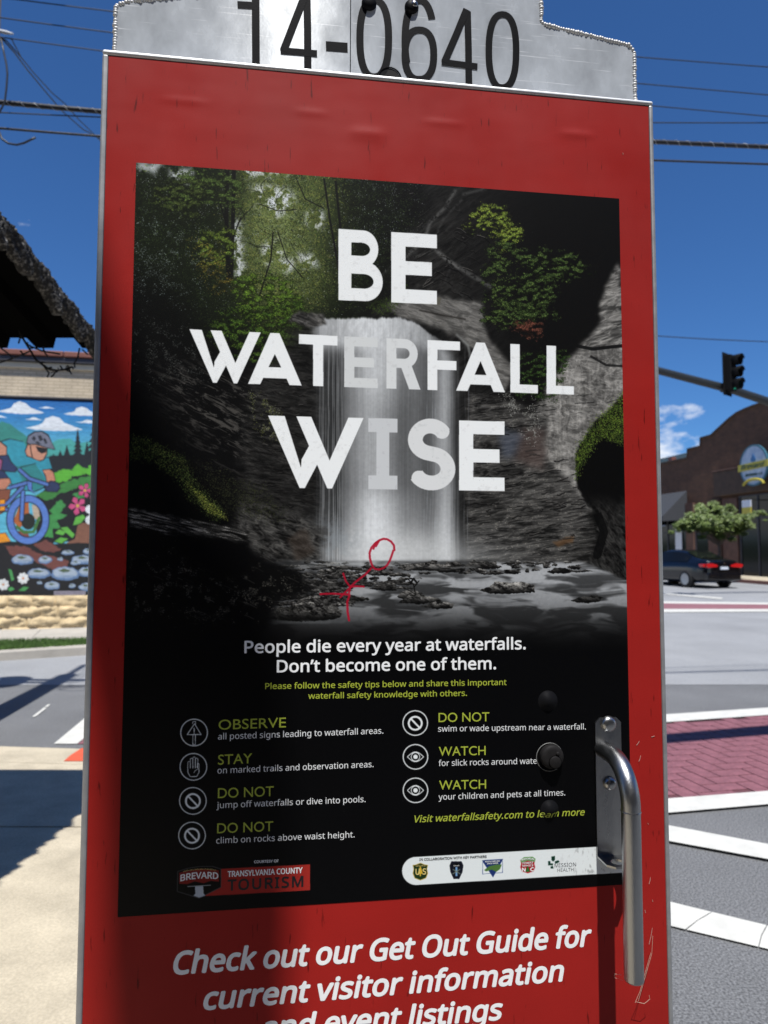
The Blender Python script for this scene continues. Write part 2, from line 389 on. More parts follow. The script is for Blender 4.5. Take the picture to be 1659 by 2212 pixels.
    # ---------- cliff behind the fall
    cl = C.poly([(540, 820), (640, 700), (700, 672), (700, 1200), (540, 1190), (520, 1000)], 12, 10, 12)
    rk = lambda X, Y: rock(X, Y, .15, 7, 4, 20)
    C.fill(cl, lambda X, Y: .05+.20*rk(X, Y), .8)
    C.leaves(C.poly([(540, 850), (600, 860), (620, 960), (560, 930)], 8, 12, 3)*sstep(.45, .6, n2), 700, [(.34, .36, .18), (.5, .5, .42)], 1.5, 8)
    # ---------- right side cliff
    rc = C.poly([(900, 385), (1400, 430), (1400, 1300), (1000, 1215), (960, 720), (800, 690), (850, 600), (880, 520), (925, 440)], 16, 26, 2, 40)
    r1 = lambda X, Y: rock(X, Y, -.6, 10, 3.5, 30)
    C.fill(rc, lambda X, Y: .057+.14*r1(X, Y)*sstep(1180, 900, X))
    for p, w, c in (([(985, 410), (960, 450), (930, 480), (915, 520), (870, 560)], 7, .30), ([(1000, 430), (960, 470), (945, 500)], 3, .26), ([(1050, 408), (1000, 420)], 5, .24),
                    ([(930, 530), (965, 560), (1010, 590), (1060, 620)], 9, .27), ([(945, 545), (990, 580)], 4, .4), ([(880, 560), (930, 545)], 4, .28),
                    ([(975, 575), (960, 610), (1000, 640)], 3, .2), ([(800, 620), (860, 560), (900, 545)], 3, .2)):
        m = blur(C.line(p, w), 2)*sstep(.3, .6, n3+.1)
        C.fill(m, (c, c, c*.98))
    # pale ledge
    led = C.poly([(835, 655), (960, 640), (1040, 655), (1050, 720), (1110, 800), (1090, 850), (1030, 760), (960, 712), (860, 682)], 4, 8, 14, 14)
    r2 = lambda X, Y: rock(X, Y, .3, 9, 3, 40)
    C.fill(led, lambda X, Y: .27+.26*r2(X, Y))
    C.fill(blur(C.line([(905, 670), (950, 680), (1005, 690)], 3), 1), (.10, .09, .08), .8)
    C.fill(C.poly([(915, 635), (955, 645), (950, 660), (918, 655)], 1, 3), (.36, .35, .31))
    C.leaves(C.poly([(790, 665), (850, 640), (870, 600), (880, 640), (830, 680)], 6, 8, 3), 900, [(.25, .33, .13), (.17, .22, .10)], 1.6, 9)
    # right grey wall
    rw = C.poly([(1250, 760), (1345, 730), (1360, 960), (1290, 1100), (1230, 1130), (1130, 1060), (1160, 880), (1200, 800)], 6, 9, 6)
    r3 = lambda X, Y: rock(X, Y, .1, 12, 1.6, 50)
    C.fill(rw, lambda X, Y: .30+.34*r3(X, Y)+.26*(fbm(X/5+fbm(X/30, Y/30, 2, 4)*3, Y/70, 4, 9)-.5))
    upr = C.poly([(1338, 565), (1348, 740), (1250, 760), (1300, 690), (1290, 660)], 4, 8, 6)
    r4 = lambda X, Y: rock(X, Y, -.35, 10, 3, 60, 3)
    C.fill(upr, lambda X, Y: .24+.42*r4(X, Y))
    rl = np.random.RandomState(6)
    for k in range(46):
        x = 1150+rl.rand()*190; y = 600+rl.rand()*440
        if x < 1345-(y-560)*.55 and y < 760: continue
        L = 8+rl.rand()*34; pts = [(x+L*t, y-L*t*.12+rl.randn()*1.6) for t in (0, .3, .6, 1)]
        C.fill(C.line(pts, .8+rl.rand()*1.8), (.09, .09, .09), .55*float(rl.rand()))
        C.fill(C.line([(a, b-2.2) for a, b in pts], 1.2), (.70, .70, .67), .35*float(rl.rand()))
    C.fill(C.line([(1230, 745), (1280, 755), (1345, 748)], 7), (.06, .06, .06), .9)
    C.fill(C.line([(1275, 770), (1310, 790), (1345, 792)], 5), (.08, .08, .08), .8)
    # dark layered rock, middle right
    mr = C.poly([(1005, 840), (1110, 870), (1180, 900), (1180, 990), (1260, 1080), (1290, 1160), (1270, 1225), (1005, 1215)], 6, 8, 8)
    r5 = lambda X, Y: rock(X, Y, -.12, 7, 4.5, 70, 2.6)
    C.fill(mr, lambda X, Y: .075+.34*r5(X, Y), .92)
    C.leaves(mr*sstep(.62, .75, r5(X, Y)), 900, [(.62, .6, .55), (.5, .48, .44)], 1.1, 12)
    C.fill(C.poly([(1120, 930), (1180, 930), (1175, 1010), (1110, 1000)], 8, 10, 2), (.36, .29, .27), .5)
    C.fill(C.poly([(1075, 920), (1130, 940), (1110, 990), (1080, 985)], 8, 10, 2), (.33, .36, .42), .6)
    C.leaves(C.poly([(1085, 850), (1165, 860), (1160, 960), (1110, 930)], 5, 8, 2)*sstep(.5, .6, n2), 700, [(.62, .62, .60), (.4, .4, .38)], 1.7, 13)
    C.fill(C.poly([(1190, 1172), (1240, 1158), (1238, 1172), (1205, 1182)], 2, 4, 2), (.40, .29, .19), .7)
    rl = np.random.RandomState(17)
    for k in range(210):
        if k < 110: x = 1010+rl.rand()*260; y = 850+rl.rand()*350; sl = -.10
        elif k < 170: x = 540+rl.rand()*130; y = 820+rl.rand()*360; sl = .08
        else: x = 880+rl.rand()*150; y = 420+rl.rand()*220; sl = .5 if x > 930 else -.6
        if k < 110 and y < 980 and x > 1180: continue
        L = 6+rl.rand()*30; pts = [(x+L*t, y+L*t*sl+rl.randn()*1.4) for t in (0, .3, .65, 1)]; v = .16+.34*rl.rand()**2
        C.fill(C.line(pts, .8+rl.rand()*1.5), (.025, .025, .025), .8); C.fill(C.line([(a, b-1.8) for a, b in pts[:3]], .9+rl.rand()*.7), (v, v*.97, v*.93), .7)
    # vines
    for q, n, cols in (([(1040, 440), (1090, 450), (1110, 490), (1060, 510), (1005, 500)], 2200, 0), ([(1085, 490), (1135, 495), (1120, 520), (1080, 540)], 1400, 0),
                       ([(1060, 530), (1110, 520), (1100, 590), (1040, 610)], 1500, 1), ([(1110, 540), (1240, 550), (1280, 590), (1200, 610), (1120, 600)], 3600, 1),
                       ([(1060, 610), (1190, 600), (1200, 640), (1150, 690), (1050, 640)], 3600, 1), ([(1045, 650), (1160, 660), (1210, 680), (1090, 710), (1040, 690)], 2400, 1),
                       ([(1110, 700), (1170, 700), (1170, 730), (1120, 720)], 700, 2), ([(1110, 770), (1230, 760), (1200, 860), (1120, 860)], 2200, 3)):
        cc = [[(.50, .54, .20), (.36, .43, .17), (.24, .30, .13)], [(.22, .29, .14), (.16, .22, .11), (.31, .37, .18), (.10, .14, .08)],
              [(.40, .22, .18), (.25, .16, .12)], [(.16, .25, .11), (.10, .14, .08), (.22, .30, .13)]][cols]
        C.clumps(q, n*2, cc, 1.7, n)
    # mossy boulder at the right edge
    bd = C.poly([(1350, 850), (1290, 910), (1250, 960), (1240, 1040), (1265, 1090), (1290, 1110), (1290, 1180), (1250, 1250), (1375, 1275), (1375, 850)], 2, 7, 9, 14)
    r6 = lambda X, Y: rock(X, Y, .9, 8, 2.5, 80, 2.6)
    C.fill(bd, lambda X, Y: .035+.22*r6(X, Y)*sstep(1060, 1120, Y))
    C.fill(C.line([(1290, 1110), (1305, 1150), (1290, 1200)], 18), (.03, .03, .03), .8)
    C.leaves(C.poly([(1350, 845), (1300, 900), (1250, 960), (1240, 1040), (1256, 1000), (1300, 950), (1350, 960)], 5, 8, 2)*(.2+n3), 4200, [(.36, .46, .16), (.24, .33, .12), (.14, .19, .09), (.45, .52, .2)], 1.7, 15)
    # ---------- waterfall
    top = 682+.0*X
    wl = 672+(Y-690)*.02; wr = 935+sstep(690, 790, Y)*62+(Y-800)*.02
    wl2 = 742-(Y-1100).clip(0)*.35
    wv = fbm(X/60, Y/160, 2, 30)*1.2; s1 = fbm1(X/2.4+wv*2, 31)*.75+.25*fbm(X/3+wv, Y/60, 3, 31); s2 = fbm1(X/13+wv, 33)*.8+.2*fbm(X/16, Y/120, 3, 33); s3 = fbm(X/9+2*fbm(X/40, Y/40, 2, 3), Y/26, 4, 35)
    lip = 684+9*(fbm1(X/22, 41)-.5)+6*(fbm1(X/6, 43)-.5)+sstep(700, 672, X)*10+sstep(850, 990, X)**1.3*62
    ed = 9*(fbm1(Y/70, 45)-.5)
    body = sstep(0, 7, Y-lip)*sstep(-8, 20, X-wl+ed)*sstep(-14, 34, wr-X+ed)*sstep(1216, 1208, Y)
    left_thin = sstep(748, 728, X)*sstep(720, 745, Y)
    g_ = lambda c, w: np.exp(-((X-c-14*(fbm1(Y/120, 47)-.5))/w)**2)
    prof = .30+.52*g_(812, 62)+.36*g_(962, 24)+.10*g_(905, 18)+.12*g_(706, 22)
    dens = prof*(.90+.20*(s2-.3))+.13*(s1-.5)
    curt = .52+.30*g_(800, 110)+.16*(s1-.5)+.20*(s3-.5)
    k_ = sstep(770, 735, Y+10*(s2-.5)); dens = dens*(1-k_)+curt*k_
    dens = dens-.14*sstep(800, 900, Y)*sstep(1090, 1040, Y)*g_(828, 60)+.14*sstep(1040, 1190, Y)
    veil = sstep(750, 726, X)*sstep(735, 800, Y)
    al = np.clip(body*(1-.60*veil*(1-.9*sstep(.45, .62, s1))), 0, 1)
    al = al*(1-.55*sstep(965, 1004, X)*sstep(740, 800, Y)*(1-sstep(.42, .6, s1)))
    wc = np.clip(dens, .1, .90)
    C.fill(al, np.stack([wc*.975, wc*.99, wc*1.0], -1))
    C.fill(body*sstep(.56, .7, s1)*sstep(893, 905, X)*sstep(952, 940, X), (.72, .76, .78), .4)
    C.fill(sstep(0, 5, Y-745)*sstep(1205, 1150, Y)*sstep(.56, .68, s1)*sstep(990, 995, X)*sstep(1030, 1015, X), (.5, .52, .54), .55)
    C.fill(blur(C.line([(985, 722), (1010, 745), (1022, 790)], 4), 2), (.62, .63, .62), .7)
    mist = np.exp(-((X-870)/150)**2-((Y-1190)/45)**2)*sstep(1214, 1204, Y)
    C.fill(mist, (.84, .85, .85), .7)
    C.fill(np.exp(-((X-860)/190)**2-((Y-1205)/22)**2)*sstep(1222, 1212, Y), (.78, .79, .79), .5)
    mist2 = np.exp(-((X-715)/55)**2-((Y-1165)/40)**2)*sstep(1214, 1200, Y)*sstep(.35, .6, n2)
    C.fill(mist2, (.55, .58, .60), .6)
    C.fill(C.poly([(640, 672), (700, 678), (705, 700), (670, 706), (620, 694)], 2, 5, 3, 8), lambda X, Y: .12+.35*r2(X, Y))
    # rocks, lower left of the fall
    ll = C.poly([(520, 1080), (640, 1110), (700, 1150), (690, 1212), (560, 1215), (500, 1140)], 8, 9, 4)
    r7 = lambda X, Y: rock(X, Y, .35, 8, 2.5, 90, 3)
    C.fill(ll, lambda X, Y: .05+.30*r7(X, Y))
    C.fill(C.poly([(620, 1165), (660, 1140), (680, 1190), (640, 1215)], 4, 5), (.26, .22, .19), .5)
    # ---------- river
    rv = C.poly([(500, 1212), (1260, 1216), (1375, 1262), (1375, 1420), (480, 1420), (560, 1290)], 3, 3, 2)
    f1 = fbm(X/75+fbm(X/50, Y/22, 2, 8)*1.5, Y/15+fbm(X/90, Y/30, 2, 5)*1.6, 3, 41)
    tone = .20+.40*sstep(.36, .66, f1)*sstep(1425, 1270, Y)+.08*sstep(1300, 1230, Y)
    tone = tone*(1-.85*sstep(1290, 1415, Y))
    tone = tone*(.55+.45*sstep(560, 800, X))
    C.fill(rv, np.stack([tone*.97, tone*.985, tone], -1))
    rr = np.random.RandomState(12)
    rocks = [(1100, 1275, 60, 20, .52), (905, 1298, 45, 14, .4), (950, 1310, 36, 11, .42), (885, 1289, 30, 13, .35), (1270, 1298, 32, 11, .22), (920, 1228, 55, 11, .42),
             (1040, 1225, 40, 11, .26), (830, 1272, 28, 7, .22), (980, 1232, 30, 9, .2), (1210, 1236, 28, 8, .2), (655, 1262, 50, 12, .22), (700, 1275, 55, 9, .22),
             (760, 1262, 36, 9, .2), (690, 1305, 60, 16, .25), (640, 1330, 70, 22, .25), (700, 1330, 45, 20, .3), (600, 1290, 60, 14, .2), (760, 1295, 40, 8, .22), (620, 1245, 40, 9, .25)]
    for _ in range(330):
        yy = 1215+rr.rand()**1.3*95; w_ = 1 if yy < 1240 else (.5 if yy < 1275 else .32); rocks.append((515+rr.rand()*740*w_, yy, 4+rr.rand()**2*24, 2+rr.rand()*5, .16+rr.rand()*.34))
    rocks.sort(key=lambda q: q[1])
    for (x, y, a, b, c) in rocks:
        pts = []
        for t in range(12):
            u = t/12*2*math.pi; k = .8+.4*rr.rand()
            pts.append((x+a*k*math.cos(u), y+b*k*math.sin(u)*(1 if math.sin(u) < 0 else .5)))
        m = C.poly(pts, 0, 2.4, int(x) % 7, 5)
        C.fill(C.poly([(x-a*1.2, y+b*.45), (x+a*1.1, y+b*.45), (x+a, y+b*.8), (x-a, y+b*.8)], 1, 2), (.45, .46, .47), .22)
        C.fill(m, lambda X, Y: .035+c*1.5*rock(X, Y, .3, 5, 2, int(x) % 50, 3)*sstep(y+b*.5, y-b*.7, Y))
    C.fill(rv*sstep(.50, .72, fbm(X/60, Y/7, 4, 61))*sstep(1235, 1222, Y+0*X), (.62, .63, .63), .6)
    for p, w in (([(898, 1286), (893, 1262), (880, 1250)], 2), ([(895, 1268), (905, 1255)], 2), ([(886, 1262), (893, 1250), (900, 1258)], 4), ([(898, 1284), (870, 1268)], 1.5)):
        C.fill(C.line(p, w), (.04, .04, .04))
    # left bank, log, moss
    bk = C.poly([(250, 1160), (420, 1170), (540, 1190), (640, 1230), (680, 1280), (600, 1300), (560, 1420), (240, 1420)], 7, 10, 3)
    C.fill(bk, (.03, .03, .032))
    C.leaves(C.poly([(280, 1200), (500, 1190), (660, 1290), (500, 1330), (280, 1330)], 20, 15, 3)*sstep(.56, .68, n2), 3200, [(.24, .23, .21), (.36, .35, .32), (.16, .16, .15)], 1.6, 21, ang=.4)
    rb = np.random.RandomState(9)
    for k in range(60):
        x = 285+rb.rand()*340; y = 1190+rb.rand()*150; L = 8+rb.rand()*26; v = .08+.22*rb.rand()**2
        if y > 1180+(x-285)*.35+90: continue
        C.fill(C.line([(x, y), (x+L*.5, y+L*.18), (x+L, y+L*.45)], .8+rb.rand()*1.3), (v, v*.97, v*.92), .8)
    lg = C.poly([(278, 1095), (350, 1110), (440, 1122), (500, 1140), (538, 1150), (536, 1180), (440, 1160), (350, 1150), (280, 1135)], 2, 6, 3, 10)
    r8 = lambda X, Y: rock(X, Y, .22, 3.6, 9, 100, 3)
    C.fill(lg, lambda X, Y: .05+.62*r8(X, Y)**2)
    C.fill(C.poly([(380, 1160), (536, 1165), (540, 1240), (500, 1250), (380, 1200)], 6, 6), (.025, .025, .027))
    C.leaves(C.poly([(283, 935), (340, 960), (400, 985), (420, 1030), (440, 1060), (490, 1110), (470, 1120), (410, 1080), (380, 1030), (340, 1000), (283, 985)], 5, 9, 3)*(.1+n3*n2), 4800,
             [(.20, .26, .13), (.13, .18, .09), (.28, .34, .16), (.40, .44, .22), (.08, .11, .07)], 1.5, 22)
    C.leaves(C.poly([(400, 1040), (470, 1095), (495, 1125), (450, 1105)], 3, 5), 700, [(.62, .64, .30), (.45, .5, .2)], 1.3, 23)
    C.leaves(C.poly([(420, 1000), (560, 1060), (620, 1110), (500, 1110)], 14, 14, 3)*(.1+n3), 2200, [(.16, .18, .11), (.22, .23, .14), (.11, .12, .09)], 1.5, 24)
    # contrast grain and fade to the black lower half
    C.img *= (.95+.10*n3)[..., None]
    fd = sstep(1330, 1440, Y+40*(n1-.5))
    C.fill(fd, (.018, .018, .022))
    # ---------- headline
    W = (.945, .955, .955)
    wear = (1-.05*sstep(.62, .8, fbm(X/9, Y/9, 4, 77)))[..., None]*(1-.18*sstep(.86, .92, fbm(X/4, Y/4, 3, 79)))[..., None]
    def lay(m, c=W, a=1.0): C.fill(m, np.asarray(c, np.float32)[None, None]*wear, a)
    def q(*p): return C.poly(list(p))
    def mx(*m):
        r = m[0]
        for k in m[1:]: r = np.maximum(r, k)
        return r
    def yl(x, a, b): return a[1]+(b[1]-a[1])*(x-a[0])/(b[0]-a[0])
    def letters(kind, x0, x1, T, B, st, t=None):
        # T and B are (left point, right point) of the cap line and the base line
        def P(u, v):
            x = x0+(x1-x0)*u; yt = yl(x, *T); yb = yl(x, *B); return (x, yt+(yb-yt)*v)
        w = st/(x1-x0); h = (st*.98)/(T[0][1]-B[0][1])*-1
        if kind == 'E': return mx(q(P(0, 0), P(w, 0), P(w, 1), P(0, 1)), *[q(P(0, a), P(r, a), P(r, a+h), P(0, a+h)) for a, r in ((0, 1), (.5-h/2, .89), (1-h, 1))])
        if kind == 'F': return mx(q(P(0, 0), P(w, 0), P(w, 1), P(0, 1)), *[q(P(0, a), P(r, a), P(r, a+h), P(0, a+h)) for a, r in ((0, 1), (.40, .89))])
        if kind == 'L': return mx(q(P(0, 0), P(w, 0), P(w, 1), P(0, 1)), q(P(0, 1-h), P(1, 1-h), P(1, 1), P(0, 1)))
        if kind == 'T': return mx(q(P(0, 0), P(1, 0), P(1, h), P(0, h)), q(P(.5-w/2, 0), P(.5+w/2, 0), P(.5+w/2, 1), P(.5-w/2, 1)))
        if kind == 'I': return mx(q(P(0, 0), P(1, 0), P(1, h), P(0, h)), q(P(0, 1-h), P(1, 1-h), P(1, 1), P(0, 1)), q(P(.28, 0), P(.72, 0), P(.72, 1), P(.28, 1)))
        if kind == 'A':
            w2 = w*1.06; a = q(P(.5-w*.40, 0), P(.5+w*.40, 0), P(1, 1), P(1-w2, 1), P(.5, .0+h*1.9), P(w2, 1), P(0, 1))
            return mx(a, q(P(.28, .66), P(.72, .66), P(.78, .66+h), P(.22, .66+h)))
        if kind == 'W':
            # four diagonals; the second valley is cut by the second long stroke
            return mx(q(P(0, 0), P(.175, 0), P(.37, .82), P(.385, 1), P(.33, 1)),
                      q(P(.295, 0), P(.452, 0), P(.68, .72), P(.67, 1), P(.62, 1)),
                      q(P(.84, 0), P(1, 0), P(.67, 1), P(.62, 1), P(.60, .74)),
                      q(P(.33, 1), P(.385, 1), P(.54, .60), P(.44, .38), P(.35, .60)))
        if kind in 'BRS':
            def arc(cu, cv, ru, rv, a0, a1, n=16): return [P(cu+ru*math.cos(math.radians(a0+(a1-a0)*k/n)), cv+rv*math.sin(math.radians(a0+(a1-a0)*k/n))) for k in range(n+1)]
            if kind == 'B':
                o1 = q(P(0, 0), *arc(.56, .26, .34, .26, -90, 90), P(0, .52)); i1 = q(P(w, h), *arc(.52, .27, .19, .27-h, -90, 90), P(w, .54-h))
                o2 = q(P(0, .44), *arc(.60, .72, .40, .28, -90, 90), P(0, 1)); i2 = q(P(w, .44+h), *arc(.57, .72, .22, .28-h, -90, 90), P(w, 1-h))
                return np.clip(mx(o1*(1-i1), o2)*(1-i2)*(1-i1), 0, 1)
            if kind == 'R':
                o1 = q(P(0, 0), *arc(.54, .29, .38, .29, -90, 90), P(0, .58)); i1 = q(P(w, h), *arc(.52, .29, .16, .29-h, -90, 90), P(w, .58-h))
                return np.clip(mx(o1*(1-i1), q(P(0, 0), P(w, 0), P(w, 1), P(0, 1)), q(P(.42, .55), P(.42+w*1.05, .50), P(1.0, 1), P(1-w*1.15, 1))), 0, 1)
            pts = []
            def c(u, v, ru, rv, a0, a1):
                for k in range(15):
                    a = math.radians(a0+(a1-a0)*k/14); pts.append((u+ru*math.cos(a), v+rv*math.sin(a)))
            c(.50, .29, .30, .20, -28, -180); c(.52, .29, .32, .19, 180, 105); c(.52, .70, .33, .21, -75, 0); c(.52, .70, .33, .20, 0, 150)
            m = np.zeros_like(C.X)
            ww = st
            pp = [P(u, v) for u, v in pts]
            for a, b in zip(pp[:-1], pp[1:]):
                L = math.hypot(b[0]-a[0], b[1]-a[1])
                if L < .2: continue
                dx, dy = (b[0]-a[0])/L, (b[1]-a[1])/L; e = 2.2
                nx, ny = -dy*ww/2, dx*ww/2
                m = np.maximum(m, C.poly([(a[0]+nx-dx*e*0, a[1]+ny), (b[0]+nx+dx*e, b[1]+ny+dy*e), (b[0]-nx+dx*e, b[1]-ny+dy*e), (a[0]-nx, a[1]-ny)]))
            for b in pp[1:-1]: C._into(m, [(b[0]+ww/2*math.cos(t*.35), b[1]+ww/2*math.sin(t*.35)) for t in range(18)])
            return m
    T = ((731, 494), (944, 507)); B = ((731, 648), (944, 658))
    lay(letters('B', 731, 827, T, B, 28)); lay(letters('E', 845, 944, T, B, 31))
    T = ((409, 710), (1240, 750)); B = ((409, 824), (1240, 853.5))
    lay(letters('W', 409, 563.5, T, B, 26))
    lay(letters('A', 535.6, 652, T, B, 25)); lay(letters('T', 645.5, 729, T, B, 22))
    lay(letters('E', 743.6, 816, T, B, 22), (.84, .85, .85)); lay(letters('R', 834.7, 908.4, T, B, 21.5), (.86, .87, .87))
    lay(letters('F', 923.4, 993.8, T, B, 21.5)); lay(letters('A', 985, 1091, T, B, 23.5))
    lay(letters('L', 1102.4, 1162, T, B, 20.5)); lay(letters('L', 1180.6, 1239.8, T, B, 20.5))
    T = ((579, 897), (1090, 911)); B = ((579, 1053), (1090, 1061.5))
    lay(letters('W', 579, 785.5, T, B, 34))
    lay(letters('I', 795.4, 858.6, T, B, 31), (.80, .81, .82)); lay(letters('S', 875.5, 984, T, B, 32), (.87, .88, .88)); lay(letters('E', 991.5, 1090, T, B, 31))
    # ---------- symbols
    K = (.015, .015, .018); LT = (.90, .92, .92)
    def ring(x, y, r, w, c=LT): C.fill(np.clip(C.disc(x, y, r, n=48)-C.disc(x, y, r-w, n=48), 0, 1), c)
    for (x, y, r, kind) in ((419.3, 1581.4, 30, 's'), (417.8, 1655.5, 30, 'h'), (416.7, 1729, 30, 'n'), (414.8, 1803.8, 30, 'n'), (897, 1562, 27.7, 'n'), (897.5, 1635, 27.7, 'e'), (897.5, 1707.4, 27.7, 'e')):
        ring(x, y, r, 2.4); k = r/30
        if kind == 'n':
            ring(x, y+.5, 17.5*k, 4.6*k); C.fill(C.line([(x-11*k, y-11*k), (x+11*k, y+12*k)], 4.2*k), LT)
        if kind == 'e':
            up = [(x-17.5+35*t/12, y-10.5*math.sin(math.pi*t/12)) for t in range(13)]; dn = [(a, 2*y-b) for a, b in up]
            C.fill(C.line(up, 1.9), LT); C.fill(C.line(dn, 1.9), LT); ring(x, y, 10, 1.8); C.fill(C.disc(x, y, 5), LT)
        if kind == 's':
            C.fill(C.line([(x+1, y-19), (x-15, y+4.5), (x+15, y+4.5), (x+1, y-19)], 2), LT); C.fill(C.line([(x, y-10), (x, y-2)], 2.6), LT); C.fill(C.disc(x, y+1.6, 1.5), LT)
            for sx in (-2.7, 2.7): C.fill(C.line([(x+sx, y+5), (x+sx, y+26)], 1.7), LT)
            C.fill(C.line([(x-2.7, y+26), (x+2.7, y+26)], 1.7), LT); C.fill(C.line([(x-3, y-18), (x-3, y-23), (x+3, y-24), (x+3, y-18)], 1.7), LT)
        if kind == 'h':
            C.fill(C.line([(x-12, y), (x-12, y+12), (x-7, y+21), (x+7, y+21), (x+12, y+12), (x+12, y-6), (x+9, y-8), (x+8, y+2)], 1.8), LT)
            for a, tp in ((-12, -10), (-6.5, -17), (-1, -20), (4.5, -17)):
                C.fill(C.line([(x+a, y+3), (x+a, y+tp), (x+a+2.5, y+tp-2), (x+a+5, y+tp), (x+a+5, y+3)], 1.5), LT)
            C.fill(C.line([(x+11, y+4), (x+4, y+8), (x+1, y+13)], 1.5), LT)
    # ---------- tourism banner and shield
    C.fill(q((475, 1876), (669.8, 1866.7), (669.8, 1922.8), (443, 1935)), (.62, .17, .14))
    C.fill(q((383, 1881), (405, 1874), (432, 1870), (460, 1870), (478, 1876), (478, 1916), (430, 1940), (382, 1925)), (.30, .30, .30))
    C.fill(q((384.5, 1882), (406, 1875.5), (432, 1871.5), (459, 1871.5), (476.5, 1877), (476.5, 1915), (430, 1938), (383.5, 1924)), (.03, .03, .03))
    C.fill(q((387, 1884), (432, 1875.5), (473, 1879), (473, 1904), (455, 1902), (440, 1907), (420, 1903), (405, 1909), (387, 1908)), (.50, .13, .11))
    C.fill(C.line([(405, 1914), (455, 1911)], 1.5), LT, .8)
    C.fill(q((421, 1914), (439, 1913), (440, 1929), (444, 1934), (430, 1938), (418, 1934), (422, 1929)), (.72, .75, .78))
    # ---------- partners strip
    pill = mx(q((899, 1851), (1347, 1827), (1349, 1886), (899, 1912)), C.disc(899, 1881.5, 30.5, n=40))
    spots = (1-.25*sstep(.60, .8, fbm(X/5, Y/12, 4, 55))*sstep(1180, 1290, X))[..., None]
    C.fill(pill, np.array((.88, .90, .90), np.float32)[None, None]*spots)
    def shield(x, y, a, b, col, edge, e=1.6):
        pts = [(-1, -.75), (-.6, -.8), (0, -1), (.6, -.8), (1, -.75), (.88, -.3), (1, .2), (.75, .75), (0, 1), (-.75, .75), (-1, .2), (-.88, -.3)]
        C.fill(q(*[(x+a*u, y+b*v) for u, v in pts]), edge); C.fill(q(*[(x+(a-e)*u, y+(b-e)*v) for u, v in pts]), col)
    shield(908, 1883, 16.5, 19, (.11, .20, .10), (.70, .58, .22))
    C.fill(q((908, 1869), (914, 1888), (909.5, 1888), (909.5, 1893), (906.5, 1893), (906.5, 1888), (902, 1888)), (.82, .68, .22))
    C.fill(q(*[(986+a, 1880+b) for a, b in ((-11, -19), (11, -19), (15, -10), (13, 4), (6, 19), (-6, 19), (-13, 4), (-15, -10))]), (.07, .08, .12))
    C.fill(q((977, 1868), (986, 1864), (996, 1868), (990, 1873), (982, 1873)), (.02, .02, .03)); C.fill(q((984, 1873), (988, 1873), (988, 1893), (984, 1893)), (.45, .62, .78))
    C.fill(C.line([(978, 1878), (994, 1888)], 2.4), (.45, .5, .45), .8); C.fill(C.line([(994, 1878), (978, 1888)], 2.4), (.45, .5, .45), .8)
    C.fill(q((1042, 1863), (1086, 1860), (1086, 1886), (1042, 1889)), (.30, .36, .55)); C.fill(q((1043, 1864), (1085, 1861), (1085, 1885), (1043, 1888)), (.88, .90, .90))
    C.fill(q((1041, 1859), (1087, 1856), (1065, 1896)), (.12, .20, .42))
    C.fill(q((1046, 1880), (1056, 1872), (1072, 1868), (1084, 1868), (1080, 1878), (1072, 1884), (1062, 1879), (1050, 1883)), (.30, .45, .22))
    shield(1140, 1871, 17, 17, (.66, .10, .13), (.85, .75, .75), 1.2)
    C.fill(q((1124, 1859), (1132, 1852), (1150, 1851), (1157, 1856), (1155, 1863), (1140, 1860), (1127, 1865)), (.42, .60, .38))
    C.fill(q((1140, 1870), (1145, 1884), (1135, 1884)), (.15, .42, .18))
    for pg in (((1184, 1861), (1189, 1861), (1189, 1866), (1195, 1866), (1194, 1870), (1184, 1870)), ((1191, 1851), (1199, 1850), (1199, 1858), (1195, 1862), (1191, 1858)),
               ((1198, 1862), (1206, 1859), (1209, 1863), (1200, 1867)), ((1189, 1873), (1194, 1871), (1196, 1877), (1190, 1877))):
        C.fill(q(*pg), (.06, .20, .15))
    # red pen scrawl
    pen = (.66, .07, .16)
    ov = [(824+26*math.cos(t*.35)*(1-.1*math.sin(t)), 1197+32*math.sin(t*.35)-math.cos(t*.35)*9) for t in range(19)]
    for l, w in ((ov, 4.6), ([(806, 1187), (812, 1172), (819, 1168), (812, 1180)], 4.2), ([(803, 1226), (790, 1240), (768, 1257), (757, 1268), (754, 1280)], 4.6), ([(741, 1237), (747, 1255), (757, 1268), (768, 1266), (786, 1267)], 4.2),
                 ([(690, 1283), (715, 1282), (755, 1284)], 4.6), ([(755, 1286), (750, 1300), (751, 1322), (754, 1340)], 4.8), ([(757, 1268), (735, 1290)], 4)):
        C.fill(C.line(l, w), pen, .88)
    # dust and small scratches
    r = np.random.RandomState(3); dm = np.ones_like(X)
    C.leaves(dm, 420, [(.45, .47, .48), (.3, .3, .3)], .8, 31, a=.5)
    return np.clip(C.img, 0, 1)

